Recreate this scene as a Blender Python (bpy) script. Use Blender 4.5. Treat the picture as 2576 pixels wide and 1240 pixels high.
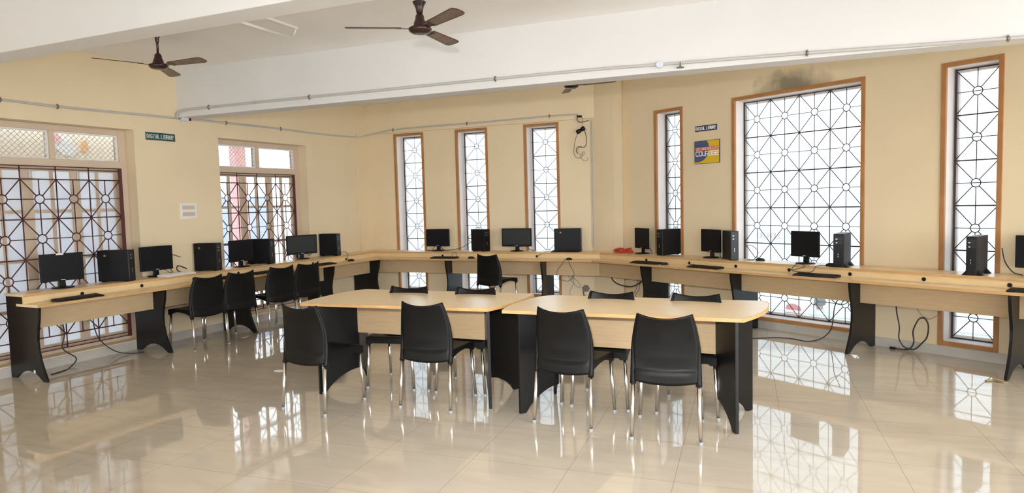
import bpy, bmesh, math, random
from mathutils import Matrix, Vector
random.seed(7)
PI = math.pi
SC = bpy.context.scene
COL = SC.collection
for o in list(bpy.data.objects):
    bpy.data.objects.remove(o, do_unlink=True)

# ------------------------------------------------------------------ camera, sky, lights, exposure
cd = bpy.data.cameras.new('camera'); cam = bpy.data.objects.new('camera', cd); COL.objects.link(cam)
cd.sensor_width = 36.0; cd.lens = 36.0 * 0.645159; cd.clip_end = 300
_r = Vector((0.9234, 0.3830, -0.0261)); _u = Vector((-0.0012, 0.0708, 0.9975)); _f = Vector((-0.3839, 0.9210, -0.0658))
_f.normalize(); _r = (_r - _f * _r.dot(_f)).normalized(); _u = _r.cross(_f)
cam.matrix_world = Matrix(((_r.x, _u.x, -_f.x, 6.8585), (_r.y, _u.y, -_f.y, -9.9006), (_r.z, _u.z, -_f.z, 1.62), (0, 0, 0, 1)))
SC.camera = cam

W = bpy.data.worlds.new('sky'); SC.world = W; W.use_nodes = True
bg = W.node_tree.nodes['Background']
bg.inputs[0].default_value = (0.90, 0.955, 1.0, 1); bg.inputs[1].default_value = 4.4

def area(name, loc, target, sx, sy, power, color=(1, 1, 1), spread=180):
    ld = bpy.data.lights.new(name, 'AREA'); ld.shape = 'RECTANGLE'; ld.size = sx; ld.size_y = sy
    ld.energy = power; ld.color = color; ld.spread = math.radians(spread)
    o = bpy.data.objects.new(name, ld); COL.objects.link(o); o.location = loc
    o.rotation_euler = (Vector(target) - Vector(loc)).to_track_quat('-Z', 'Y').to_euler()
    return o
# the photographer's flash, held just above the lens
area('flash', (6.78, -9.98, 2.0), (4.6, -4.2, 0.3), 0.22, 0.16, 24, (1.0, 0.99, 0.98), 80)

sd = bpy.data.lights.new('sun', 'SUN'); sd.energy = 1.2; sd.angle = math.radians(3); sd.color = (1.0, 0.96, 0.90)
so = bpy.data.objects.new('sun', sd); COL.objects.link(so); so.location = (4, -25, 30)
so.rotation_euler = Vector((-0.16, 0.56, -0.81)).to_track_quat('-Z', 'Y').to_euler()

SC.view_settings.view_transform = 'Standard'; SC.view_settings.look = 'None'
SC.view_settings.exposure = 0.98; SC.view_settings.gamma = 1.0; SC.view_settings.use_curve_mapping = False
SC.cycles.use_denoising = True; SC.cycles.max_bounces = 10; SC.cycles.diffuse_bounces = 6
SC.cycles.transparent_max_bounces = 16; SC.cycles.sample_clamp_indirect = 8.0
SC.cycles.caustics_reflective = False; SC.cycles.caustics_refractive = False

# ------------------------------------------------------------------ frames of the three walls: (s along the wall, off into the room, z)
DL = Vector((-0.0661, -0.9978)); NL = Vector((0.9978, -0.0661))
DB = Vector((1.0, 0.0));         NB = Vector((0.0, -1.0))
DR = Vector((0.8633, -0.5047));  NR = Vector((-0.5047, -0.8633))
BR = Vector((4.3797, 0.0)); O0 = Vector((0.0, 0.0))
FR = {'L': (O0, DL, NL), 'B': (O0, DB, NB), 'R': (BR, DR, NR)}
CAMXY = Vector((6.8585, -9.9006))
def FM(k):
    o, d, n = FR[k]
    return Matrix(((d.x, n.x, 0, o.x), (d.y, n.y, 0, o.y), (0, 0, 1, 0), (0, 0, 0, 1)))
def wo(k, s, off, z=0.0):
    o, d, n = FR[k]; p = o + d * s + n * off
    return Vector((p.x, p.y, z))
def corner(k1, o1, k2, o2):
    a, da, na = FR[k1]; b, db, nb = FR[k2]
    p = a + na * o1; q = b + nb * o2
    den = da.x * db.y - da.y * db.x
    t = ((q.x - p.x) * db.y - (q.y - p.y) * db.x) / den
    return p + da * t

# ------------------------------------------------------------------ materials
def mat(name, col, rough=0.5, metal=0.0, spec=0.5, var=0.0, scale=8.0, bump=0.0, bscale=60.0, stretch=None, coat=0.0):
    m = bpy.data.materials.new(name); m.use_nodes = True
    nt = m.node_tree; b = nt.nodes['Principled BSDF']
    b.inputs['Base Color'].default_value = (*col, 1); b.inputs['Roughness'].default_value = rough
    b.inputs['Metallic'].default_value = metal; b.inputs['Specular IOR Level'].default_value = spec
    if coat: b.inputs['Coat Weight'].default_value = coat; b.inputs['Coat Roughness'].default_value = 0.08
    tc = nt.nodes.new('ShaderNodeTexCoord')
    if var:
        mp = nt.nodes.new('ShaderNodeMapping'); mp.inputs['Scale'].default_value = stretch or (1, 1, 1)
        nt.links.new(tc.outputs['Object'], mp.inputs[0])
        nz = nt.nodes.new('ShaderNodeTexNoise'); nz.inputs['Scale'].default_value = scale; nz.inputs['Detail'].default_value = 5
        nt.links.new(mp.outputs[0], nz.inputs[0])
        rp = nt.nodes.new('ShaderNodeValToRGB')
        rp.color_ramp.elements[0].position = 0.3; rp.color_ramp.elements[1].position = 0.7
        rp.color_ramp.elements[0].color = (*[c * (1 - var) for c in col], 1)
        rp.color_ramp.elements[1].color = (*[min(1, c * (1 + var)) for c in col], 1)
        nt.links.new(nz.outputs[0], rp.inputs[0]); nt.links.new(rp.outputs[0], b.inputs['Base Color'])
    if bump:
        n2 = nt.nodes.new('ShaderNodeTexNoise'); n2.inputs['Scale'].default_value = bscale
        nt.links.new(tc.outputs['Object'], n2.inputs[0])
        bp = nt.nodes.new('ShaderNodeBump'); bp.inputs['Strength'].default_value = bump; bp.inputs['Distance'].default_value = 0.003
        nt.links.new(n2.outputs[0], bp.inputs['Height']); nt.links.new(bp.outputs[0], b.inputs['Normal'])
    return m

M = {}
M['wall'] = mat('cream_wall_paint', (0.77, 0.635, 0.43), 0.55, spec=0.3, var=0.03, scale=1.3, bump=0.12, bscale=45)
M['ceiling'] = mat('white_ceiling_paint', (0.92, 0.905, 0.895), 0.7, spec=0.2, var=0.03, scale=1.1)
M['beam'] = mat('white_beam_paint', (0.70, 0.69, 0.685), 0.7, spec=0.2, var=0.025, scale=1.4)
M['wood'] = mat('light_wood_laminate', (0.84, 0.655, 0.415), 0.28, spec=0.5, var=0.07, scale=5, stretch=(1.0, 9, 9))
M['wood_panel'] = mat('shaded_wood_panel', (0.50, 0.365, 0.215), 0.45, spec=0.3, var=0.06, scale=6, stretch=(1, 8, 14))  # light wood darkened: shade on the modesty panels is put into the colour
M['riser'] = mat('pale_wood_riser', (0.74, 0.56, 0.31), 0.4, spec=0.4, var=0.06, scale=5, stretch=(1, 6, 8))
M['edge'] = mat('orange_wood_lipping', (0.58, 0.35, 0.15), 0.4, spec=0.4, var=0.12, scale=9, stretch=(1, 8, 8))
M['black_board'] = mat('black_laminate_board', (0.0065, 0.006, 0.006), 0.34, spec=0.28, var=0.15, scale=20)
M['black_plastic'] = mat('black_chair_plastic', (0.006, 0.0057, 0.0055), 0.42, spec=0.18, bump=0.15, bscale=250)
M['chrome'] = mat('chrome_tube', (0.78, 0.75, 0.71), 0.22, metal=1.0)
M['glide'] = mat('grey_rubber_glide', (0.33, 0.33, 0.33), 0.6)
M['case'] = mat('black_computer_case', (0.006, 0.006, 0.007), 0.5, spec=0.22, var=0.1, scale=30)
M['case_grey'] = mat('charcoal_computer_case', (0.018, 0.018, 0.020), 0.42, spec=0.4, var=0.1, scale=30)
M['front'] = mat('black_glossy_front', (0.007, 0.007, 0.008), 0.32, spec=0.28)
M['screen'] = mat('dark_switched_off_screen', (0.006, 0.006, 0.008), 0.38, spec=0.2)
M['screen_grey'] = mat('grey_switched_off_screen', (0.026, 0.028, 0.031), 0.42, spec=0.3)
M['button'] = mat('silver_button', (0.7, 0.72, 0.75), 0.3, metal=0.6)
M['badge'] = mat('gold_badge', (0.25, 0.18, 0.08), 0.35, metal=0.6)
M['keys'] = mat('black_keys', (0.010, 0.010, 0.011), 0.5, spec=0.3)
M['white_plastic'] = mat('white_plastic', (0.78, 0.77, 0.75), 0.4)
M['cable'] = mat('black_cable', (0.015, 0.014, 0.014), 0.5)
M['cable_grey'] = mat('grey_cable', (0.25, 0.22, 0.19), 0.5)
M['cable_red'] = mat('red_cable', (0.62, 0.05, 0.03), 0.45)
M['pipe'] = mat('grey_conduit', (0.50, 0.48, 0.46), 0.4, spec=0.5)
M['clip'] = mat('dull_metal_clip', (0.22, 0.20, 0.18), 0.45, metal=0.6)
M['box_blue'] = mat('pale_blue_plastic', (0.62, 0.68, 0.78), 0.4)
M['tan'] = mat('tan_window_paint', (0.63, 0.50, 0.38), 0.45, spec=0.35, var=0.04, scale=3)
M['frame'] = mat('orange_brown_frame_paint', (0.40, 0.185, 0.065), 0.5, spec=0.35, var=0.14, scale=5)
M['jamb'] = mat('pinkish_white_jamb', (0.78, 0.70, 0.66), 0.5, var=0.04, scale=4)
M['jamb_white'] = mat('white_window_section', (0.82, 0.80, 0.78), 0.45)
M['iron'] = mat('dark_painted_iron', (0.035, 0.025, 0.03), 0.5)
M['maroon'] = mat('maroon_painted_iron', (0.085, 0.018, 0.018), 0.45)
M['mesh'] = mat('grey_wire_mesh', (0.50, 0.48, 0.45), 0.5, metal=0.2)
M['skirt'] = mat('grey_skirting_tile', (0.50, 0.47, 0.43), 0.25, spec=0.5, var=0.07, scale=4)
M['fan'] = mat('brown_fan_enamel', (0.032, 0.010, 0.009), 0.25, spec=0.5, var=0.2, scale=12)
M['fan_blade'] = mat('dusty_brown_blade', (0.17, 0.115, 0.08), 0.4, spec=0.4, var=0.35, scale=9, stretch=(1, 5, 1))
M['fan_edge'] = mat('dark_blade_edge', (0.05, 0.02, 0.018), 0.3)
M['green'] = mat('dark_green_sign', (0.010, 0.075, 0.065), 0.3)
M['navy'] = mat('navy_sign', (0.016, 0.020, 0.085), 0.3)
M['sign_white'] = mat('white_lettering', (0.90, 0.91, 0.92), 0.5)
M['sign_grey'] = mat('silver_lettering', (0.50, 0.54, 0.57), 0.5)
M['yellow'] = mat('yellow_poster', (0.72, 0.47, 0.02), 0.35)
M['poster_blue'] = mat('slate_blue_poster', (0.062, 0.088, 0.20), 0.35)
M['poster_pale'] = mat('pale_pink_lettering', (0.80, 0.62, 0.52), 0.5)
M['poster_red'] = mat('red_poster', (0.62, 0.06, 0.035), 0.35)
M['socket_tan'] = mat('tan_grille', (0.58, 0.47, 0.38), 0.5)
M['paper'] = mat('white_paper', (0.82, 0.80, 0.78), 0.7)
M['rosette'] = mat('mauve_grey_plastic', (0.20, 0.155, 0.15), 0.5)
M['tube'] = mat('white_glass_tube', (0.85, 0.85, 0.83), 0.3)
M['concrete'] = mat('pale_concrete', (0.78, 0.78, 0.77), 0.8, var=0.06, scale=0.8)
M['facade'] = mat('pale_rendered_facade', (0.82, 0.85, 0.88), 0.8, var=0.04, scale=0.6)
M['facade_cream'] = mat('cream_rendered_facade', (0.80, 0.73, 0.62), 0.8, var=0.04, scale=0.6)
M['facade_blue'] = mat('bluish_glazed_panel', (0.50, 0.56, 0.66), 0.4, var=0.08, scale=2)
M['pink'] = mat('pink_painted_pillar', (0.82, 0.48, 0.50), 0.6)
M['blue_door'] = mat('slate_blue_door', (0.30, 0.34, 0.44), 0.5)
M['faded'] = mat('faded_mauve_lettering', (0.50, 0.40, 0.44), 0.7)
M['orange'] = mat('orange_paint', (0.80, 0.46, 0.24), 0.6)
M['rail'] = mat('pale_steel_rail', (0.70, 0.71, 0.72), 0.4)
M['skin'] = mat('brown_skin', (0.30, 0.17, 0.11), 0.5)
M['hair'] = mat('black_hair', (0.02, 0.018, 0.016), 0.6)
M['shirt'] = mat('pale_blue_shirt', (0.55, 0.62, 0.68), 0.8)
M['trousers'] = mat('grey_trousers', (0.22, 0.23, 0.26), 0.8)
M['red_plastic'] = mat('red_moulded_plastic', (0.50, 0.08, 0.07), 0.5)

def floor_material():
    m = bpy.data.materials.new('polished_cream_tiles'); m.use_nodes = True
    nt = m.node_tree; N = nt.nodes; L = nt.links; b = N['Principled BSDF']
    geo = N.new('ShaderNodeNewGeometry'); mp = N.new('ShaderNodeMapping'); mp.vector_type = 'POINT'
    mp.inputs['Rotation'].default_value = (0, 0, math.radians(-3.0)); mp.inputs['Location'].default_value = (0.318, 0.238 - 0.02, 0)
    L.new(geo.outputs['Position'], mp.inputs[0])
    br = N.new('ShaderNodeTexBrick'); br.offset = 0.0; br.squash = 1.0
    br.inputs['Scale'].default_value = 1.0; br.inputs['Brick Width'].default_value = 0.625; br.inputs['Row Height'].default_value = 0.625
    br.inputs['Mortar Size'].default_value = 0.0014; br.inputs['Mortar Smooth'].default_value = 0.3
    br.inputs['Color1'].default_value = (0, 0, 0, 1); br.inputs['Color2'].default_value = (1, 1, 1, 1)
    L.new(mp.outputs[0], br.inputs[0])
    m2 = N.new('ShaderNodeMapping'); m2.inputs['Rotation'].default_value = (0, 0, 0.5); m2.inputs['Scale'].default_value = (0.8, 3.2, 1)
    L.new(geo.outputs['Position'], m2.inputs[0])
    nz = N.new('ShaderNodeTexNoise'); nz.inputs['Scale'].default_value = 2.2; nz.inputs['Detail'].default_value = 7; nz.inputs['Distortion'].default_value = 0.8
    L.new(m2.outputs[0], nz.inputs[0])
    rp = N.new('ShaderNodeValToRGB'); rp.color_ramp.elements[0].position = 0.3; rp.color_ramp.elements[1].position = 0.72
    rp.color_ramp.elements[0].color = (0.53, 0.465, 0.375, 1); rp.color_ramp.elements[1].color = (0.61, 0.545, 0.45, 1)
    L.new(nz.outputs[0], rp.inputs[0])
    mx = N.new('ShaderNodeMixRGB'); mx.blend_type = 'MIX'; mx.inputs[2].default_value = (0.30, 0.22, 0.15, 1)
    L.new(br.outputs['Fac'], mx.inputs[0]); L.new(rp.outputs[0], mx.inputs[1]); L.new(mx.outputs[0], b.inputs['Base Color'])
    b.inputs['Roughness'].default_value = 0.035; b.inputs['Specular IOR Level'].default_value = 0.75
    n3 = N.new('ShaderNodeTexNoise'); n3.inputs['Scale'].default_value = 3.0; L.new(geo.outputs['Position'], n3.inputs[0])
    bp = N.new('ShaderNodeBump'); bp.inputs['Strength'].default_value = 0.02; bp.inputs['Distance'].default_value = 0.02
    L.new(n3.outputs[0], bp.inputs['Height']); L.new(bp.outputs[0], b.inputs['Normal'])
    return m
M['floor'] = floor_material()

def stained_wall():
    m = M['wall'].copy(); m.name = 'cream_wall_paint_sooty'
    nt = m.node_tree; N = nt.nodes; L = nt.links; b = N['Principled BSDF']
    src = b.inputs['Base Color'].links[0].from_socket
    c = wo('R', 2.93, 0, 2.90)
    geo = N.new('ShaderNodeNewGeometry'); sub = N.new('ShaderNodeVectorMath'); sub.operation = 'SUBTRACT'
    sub.inputs[1].default_value = c; L.new(geo.outputs['Position'], sub.inputs[0])
    mp = N.new('ShaderNodeMapping'); mp.inputs['Scale'].default_value = (1.7, 1.7, 4.8); L.new(sub.outputs[0], mp.inputs[0])
    ln = N.new('ShaderNodeVectorMath'); ln.operation = 'LENGTH'; L.new(mp.outputs[0], ln.inputs[0])
    nz = N.new('ShaderNodeTexNoise'); nz.inputs['Scale'].default_value = 5.5; nz.inputs['Detail'].default_value = 4; L.new(sub.outputs[0], nz.inputs[0])
    a = N.new('ShaderNodeMath'); a.operation = 'MULTIPLY_ADD'; a.inputs[1].default_value = 1.1; L.new(nz.outputs[0], a.inputs[0]); L.new(ln.outputs['Value'], a.inputs[2])
    rp = N.new('ShaderNodeValToRGB'); rp.color_ramp.elements[0].position = 0.55; rp.color_ramp.elements[0].color = (0.85, 0.85, 0.85, 1)
    rp.color_ramp.elements[1].position = 1.0; rp.color_ramp.elements[1].color = (0, 0, 0, 1)
    sc = N.new('ShaderNodeMath'); sc.operation = 'MULTIPLY'; sc.inputs[1].default_value = 0.66; L.new(a.outputs[0], sc.inputs[0])
    L.new(sc.outputs[0], rp.inputs[0])
    mx = N.new('ShaderNodeMixRGB'); mx.inputs[2].default_value = (0.17, 0.14, 0.10, 1)
    L.new(rp.outputs[0], mx.inputs[0]); L.new(src, mx.inputs[1]); L.new(mx.outputs[0], b.inputs['Base Color'])
    return m
M['wall_stained'] = stained_wall()

def glass(name, tint, gloss=0.06, haze=0.0):
    m = bpy.data.materials.new(name); m.use_nodes = True
    nt = m.node_tree; N = nt.nodes; L = nt.links; N.remove(N['Principled BSDF'])
    tr = N.new('ShaderNodeBsdfTransparent'); tr.inputs[0].default_value = (*tint, 1)
    gl = N.new('ShaderNodeBsdfGlossy'); gl.inputs['Roughness'].default_value = 0.05
    tl = N.new('ShaderNodeBsdfTranslucent'); tl.inputs[0].default_value = (0.86, 0.90, 0.95, 1)
    m1 = N.new('ShaderNodeMixShader'); m1.inputs[0].default_value = haze  # pale translucent share puts the washed-out glare of the view into the glass
    mx = N.new('ShaderNodeMixShader'); mx.inputs[0].default_value = gloss
    L.new(tr.outputs[0], m1.inputs[1]); L.new(tl.outputs[0], m1.inputs[2])
    L.new(m1.outputs[0], mx.inputs[1]); L.new(gl.outputs[0], mx.inputs[2]); L.new(mx.outputs[0], N['Material Output'].inputs[0])
    return m
M['glass'] = glass('tinted_window_glass', (0.455, 0.475, 0.485), 0.03, 0.05)
M['glass_clear'] = glass('clear_window_glass', (0.62, 0.63, 0.64), 0.04)
def frosted(name, tint):
    m = bpy.data.materials.new(name); m.use_nodes = True
    nt = m.node_tree; N = nt.nodes; L = nt.links; N.remove(N['Principled BSDF'])
    tr = N.new('ShaderNodeBsdfTransparent'); tr.inputs[0].default_value = (0.75, 0.77, 0.80, 1)
    tl = N.new('ShaderNodeBsdfTranslucent'); tl.inputs[0].default_value = (*tint, 1)
    gl = N.new('ShaderNodeBsdfGlossy'); gl.inputs['Roughness'].default_value = 0.08
    df = N.new('ShaderNodeBsdfDiffuse'); df.inputs[0].default_value = (*tint, 1)
    m0 = N.new('ShaderNodeMixShader'); m0.inputs[0].default_value = 0.5; L.new(tl.outputs[0], m0.inputs[1]); L.new(df.outputs[0], m0.inputs[2])
    m1 = N.new('ShaderNodeMixShader'); m1.inputs[0].default_value = 0.62; L.new(tr.outputs[0], m1.inputs[1]); L.new(m0.outputs[0], m1.inputs[2])
    m2 = N.new('ShaderNodeMixShader'); m2.inputs[0].default_value = 0.06; L.new(m1.outputs[0], m2.inputs[1]); L.new(gl.outputs[0], m2.inputs[2])
    L.new(m2.outputs[0], N['Material Output'].inputs[0])
    return m
M['glass_frost'] = frosted('bluish_frosted_glass', (0.68, 0.73, 0.82))

# ------------------------------------------------------------------ building blocks
RM = {}
def setp(o, label=None, cat=None, group=None, kind=None, category=None):
    cat = cat or category
    if label: o['label'] = label
    if cat: o['category'] = cat
    if group: o['group'] = group
    if kind: o['kind'] = kind
    return o
def empty(name, loc=(0, 0, 0), rz=0.0, label=None, cat=None, group=None, kind=None):
    o = bpy.data.objects.new(name, None); COL.objects.link(o); o.empty_display_size = 0.1
    o.location = loc; o.rotation_euler = (0, 0, rz)
    RM[o.name] = Matrix.Translation(Vector(loc)) @ Matrix.Rotation(rz, 4, 'Z')
    return setp(o, label, cat, group, kind)
class MB:
    """collects shapes (in the frame T) and links them as one mesh object"""
    def __init__(self, T=None):
        self.bm = bmesh.new(); self.T = T or Matrix.Identity(4); self.mi = 0
    def _v(self, p): return self.bm.verts.new(self.T @ Vector(p))
    def _f(self, vs, smooth=False):
        try:
            f = self.bm.faces.new(vs); f.material_index = self.mi; f.smooth = smooth; return f
        except ValueError: return None
    def box(self, x0, x1, y0, y1, z0, z1, M4=None):
        c = [(x, y, z) for z in (z0, z1) for (x, y) in ((x0, y0), (x1, y0), (x1, y1), (x0, y1))]
        v = [self._v(M4 @ Vector(p) if M4 else p) for p in c]
        for f in ((0, 3, 2, 1), (4, 5, 6, 7), (0, 1, 5, 4), (1, 2, 6, 5), (2, 3, 7, 6), (3, 0, 4, 7)): self._f([v[i] for i in f])
        return self
    def prism(self, poly, a0, a1, plane='xy', M4=None):
        def P(u, v, w):
            p = {'xy': (u, v, w), 'xz': (u, w, v), 'yz': (w, u, v)}[plane]
            return M4 @ Vector(p) if M4 else p
        A = [self._v(P(u, v, a0)) for u, v in poly]; B = [self._v(P(u, v, a1)) for u, v in poly]
        self._f(A); self._f(B); n = len(poly)
        for i in range(n): self._f([A[i], A[(i + 1) % n], B[(i + 1) % n], B[i]])
        return self
    def tube(self, pts, r, seg=8, cap=True, closed=False, rs=None):
        pts = [Vector(p) for p in pts]; n = len(pts); rings = []; prev = None
        for i, p in enumerate(pts):
            if closed: t = (pts[(i + 1) % n] - pts[i - 1])
            else: t = (pts[min(i + 1, n - 1)] - pts[max(i - 1, 0)])
            t.normalize()
            if prev is None:
                a = Vector((0, 0, 1)) if abs(t.z) < 0.9 else Vector((1, 0, 0))
                u = t.cross(a).normalized()
            else:
                u = prev - t * prev.dot(t)
                u = u.normalized() if u.length > 1e-6 else t.orthogonal().normalized()
            prev = u; w = t.cross(u); rr = rs[i] if rs else r
            rings.append([self._v(p + u * (rr * math.cos(2 * PI * k / seg)) + w * (rr * math.sin(2 * PI * k / seg))) for k in range(seg)])
        for i in range(n if closed else n - 1):
            a = rings[i]; b = rings[(i + 1) % n]
            for k in range(seg): self._f([a[k], a[(k + 1) % seg], b[(k + 1) % seg], b[k]], seg > 4)
        if cap and not closed: self._f(rings[0]); self._f(rings[-1])
        return self
    def lathe(self, prof, seg=24, c=(0, 0, 0), smooth=True, M4=None):
        rings = []
        for r, z in prof:
            rings.append([self._v((M4 @ Vector((r * math.cos(2 * PI * k / seg), r * math.sin(2 * PI * k / seg), z))) + Vector(c) if M4 else (c[0] + r * math.cos(2 * PI * k / seg), c[1] + r * math.sin(2 * PI * k / seg), c[2] + z)) for k in range(seg)])
        for a, b in zip(rings, rings[1:]):
            for k in range(seg): self._f([a[k], a[(k + 1) % seg], b[(k + 1) % seg], b[k]], smooth)
        self._f(rings[0]); self._f(rings[-1])
        return self
    def grid(self, fn, nu, nv, thick, smooth=True):
        """a curved shell: fn(u,v) -> point, thickened along its normal"""
        P = [[Vector(fn(i / nu, j / nv)) for i in range(nu + 1)] for j in range(nv + 1)]
        def nrm(i, j):
            a = P[j][min(i + 1, nu)] - P[j][max(i - 1, 0)]; b = P[min(j + 1, nv)][i] - P[max(j - 1, 0)][i]
            return a.cross(b).normalized()
        A = [[self._v(P[j][i]) for i in range(nu + 1)] for j in range(nv + 1)]
        B = [[self._v(P[j][i] + nrm(i, j) * thick) for i in range(nu + 1)] for j in range(nv + 1)]
        for j in range(nv):
            for i in range(nu):
                self._f([A[j][i], A[j][i + 1], A[j + 1][i + 1], A[j + 1][i]], smooth)
                self._f([B[j][i], B[j + 1][i], B[j + 1][i + 1], B[j][i + 1]], smooth)
        for i in range(nu):
            self._f([A[0][i], B[0][i], B[0][i + 1], A[0][i + 1]]); self._f([A[nv][i], A[nv][i + 1], B[nv][i + 1], B[nv][i]])
        for j in range(nv):
            self._f([A[j][0], A[j + 1][0], B[j + 1][0], B[j][0]]); self._f([A[j][nu], B[j][nu], B[j + 1][nu], A[j + 1][nu]])
        return self
    def build(self, name, m, parent=None, bevel=0.0, segs=2, **props):
        bmesh.ops.recalc_face_normals(self.bm, faces=self.bm.faces[:])
        me = bpy.data.meshes.new(name)
        if parent is not None and parent.name in RM:
            self.bm.transform(RM[parent.name].inverted())
        self.bm.to_mesh(me); self.bm.free()
        for x in (m if isinstance(m, (list, tuple)) else [m]): me.materials.append(x)
        o = bpy.data.objects.new(name, me); COL.objects.link(o)
        if parent is not None:
            o.parent = parent
            if parent.name in RM: RM[o.name] = RM[parent.name]
        if bevel:
            b = o.modifiers.new('bevel', 'BEVEL'); b.width = bevel; b.segments = segs; b.limit_method = 'ANGLE'; b.angle_limit = math.radians(40)
        return setp(o, **props)
def lm(o):
    """frame for modelling a part in its thing's local space"""
    return RM[o.name]
def copy_thing(o, loc, rz, label):
    """a thing with copies of its parts and sub-parts"""
    def cp(x, par):
        c = x.copy(); COL.objects.link(c)
        if par is not None: c.parent = par
        for ch in [y for y in bpy.data.objects if y.parent == x]: cp(ch, c)
        return c
    r = cp(o, None); r.location = loc; r.rotation_euler = (0, 0, rz); r['label'] = label
    return r
def smooth_path(pts, n=6):
    P = [Vector(p) for p in pts]; out = []
    for i in range(len(P) - 1):
        a = P[max(i - 1, 0)]; b = P[i]; c = P[i + 1]; d = P[min(i + 2, len(P) - 1)]
        for k in range(n):
            t = k / n
            out.append(0.5 * ((2 * b) + (c - a) * t + (2 * a - 5 * b + 4 * c - d) * t * t + (3 * b - a - 3 * c + d) * t ** 3))
    out.append(P[-1]); return out

# ------------------------------------------------------------------ the room shell
ZC = 3.40
def wall_mesh(name, k, s0, s1, thick, openings, m):
    """one connected wall with rectangular openings, built in the wall's frame"""
    ss = sorted({s0, s1, *[a for o in openings for a in o[:2]]}); zs = sorted({0.0, ZC, *[a for o in openings for a in o[2:]]})
    b = MB(FM(k)); V = {}
    def v(i, j, side):
        if (i, j, side) not in V: V[(i, j, side)] = b._v((ss[i], 0 if side == 0 else -thick, zs[j]))
        return V[(i, j, side)]
    def solid(i, j):
        if i < 0 or j < 0 or i >= len(ss) - 1 or j >= len(zs) - 1: return False
        cs = (ss[i] + ss[i + 1]) / 2; cz = (zs[j] + zs[j + 1]) / 2
        return not any(o[0] < cs < o[1] and o[2] < cz < o[3] for o in openings)
    for i in range(len(ss) - 1):
        for j in range(len(zs) - 1):
            if not solid(i, j): continue
            for side in (0, 1): b._f([v(i, j, side), v(i + 1, j, side), v(i + 1, j + 1, side), v(i, j + 1, side)])
            if not solid(i - 1, j): b._f([v(i, j, 0), v(i, j + 1, 0), v(i, j + 1, 1), v(i, j, 1)])
            if not solid(i + 1, j): b._f([v(i + 1, j, 0), v(i + 1, j + 1, 0), v(i + 1, j + 1, 1), v(i + 1, j, 1)])
            if not solid(i, j - 1): b._f([v(i, j, 0), v(i + 1, j, 0), v(i + 1, j, 1), v(i, j, 1)])
            if not solid(i, j + 1): b._f([v(i, j + 1, 0), v(i + 1, j + 1, 0), v(i + 1, j + 1, 1), v(i, j + 1, 1)])
    return b.build(name, m, kind='structure')
LW = [(4.325, 5.98, 0.11, 2.60), (1.50, 3.134, 0.11, 2.60)]           # left wall recesses
WZ0, WZ1 = 0.10, 2.858
BW = [(0.562, 1.150), (1.758, 2.346), (2.984, 3.570)]                  # outer edges of the brown frames
RW = [(0.874, 1.370), (2.135, 3.764), (4.485, 4.995)]
FW = 0.042
op = lambda a: (a[0] + FW - 0.006, a[1] - FW + 0.006, WZ0 + FW - 0.006, WZ1 - FW + 0.006)
wall_mesh('wall_left', 'L', -0.35, 13.6, 0.28, LW, M['wall'])
wall_mesh('wall_back', 'B', -0.02, 4.52, 0.30, [op(a) for a in BW], M['wall'])
wall_mesh('wall_right', 'R', -0.05, 9.6, 0.30, [op(a) for a in RW], M['wall_stained'])
fl = [(wo('L', 13.6, -0.27).x, wo('L', 13.6, -0.27).y), (-0.27, 0.27), (4.46, 0.27), (wo('R', 9.6, -0.27).x, wo('R', 9.6, -0.27).y), (13.2, -5.3), (13.2, -13.6)]
MB().prism(fl, -0.12, 0.0).build('floor', M['floor'], kind='structure')
MB().prism(fl, ZC, ZC + 0.15).build('ceiling', M['ceiling'], kind='structure')
# corner pillar between the back and right walls, small corner strip at the left, band above the back windows
MB().prism([(4.085, 0.10), (4.112, -0.030), (4.30, -0.118), (4.48, -0.192), (4.622, -0.236), (4.600, -0.09), (4.60, 0.1)], 0, ZC).build('trim_1', M['wall'], kind='structure', label='cream corner pillar')
MB(FM('L')).box(-0.02, 0.28, -0.05, 0.022, 0, 2.876).build('trim_2', M['wall'], kind='structure')
MB(FM('B')).box(-0.05, 4.16, -0.05, 0.050, 2.876, ZC - 0.001).build('trim_3', M['wall'], kind='structure')
# ceiling beams, and a daylight blocker behind the camera
def beam(name, p0, p1, wdt, z0):
    a = Vector(p0); b = Vector(p1); d = (b - a).normalized(); n = Vector((-d.y, d.x)) * wdt
    MB().prism([(a.x, a.y), (b.x, b.y), ((b + n).x, (b + n).y), ((a + n).x, (a + n).y)], z0, ZC + 0.02).build(name, M['beam'], kind='structure', bevel=0.006)
BA = Vector((-0.24, -3.72)); BD = (Vector((8.6, -3.46)) - BA).normalized()
beam('trim_4', BA - BD * 0.75, BA + BD * 9.7, 0.24, 2.805)
beam('trim_5', (-0.75, -6.80), (12.9, -6.83), 0.215, 2.805)
MB().box(-1.0, 13.2, -13.6, -13.35, 0.9, ZC).build('daylight_blocker', M['beam'], kind='structure')  # unseen slab across the open back, added to cut daylight on the near beam
beam('trim_6', (-0.9, -10.9), (12.9, -10.9), 0.24, 2.805)
# skirtings
MB(FM('L')).box(0.02, 13.6, 0.0, 0.012, 0, 0.10).build('baseboard_left', M['skirt'], kind='structure')
MB(FM('B')).box(0.0, 4.1, 0.0, 0.012, 0, 0.095).build('baseboard_back', M['skirt'], kind='structure')
MB(FM('R')).box(0.32, 9.6, 0.0, 0.012, 0, 0.095).build('baseboard_right', M['skirt'], kind='structure')

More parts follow.
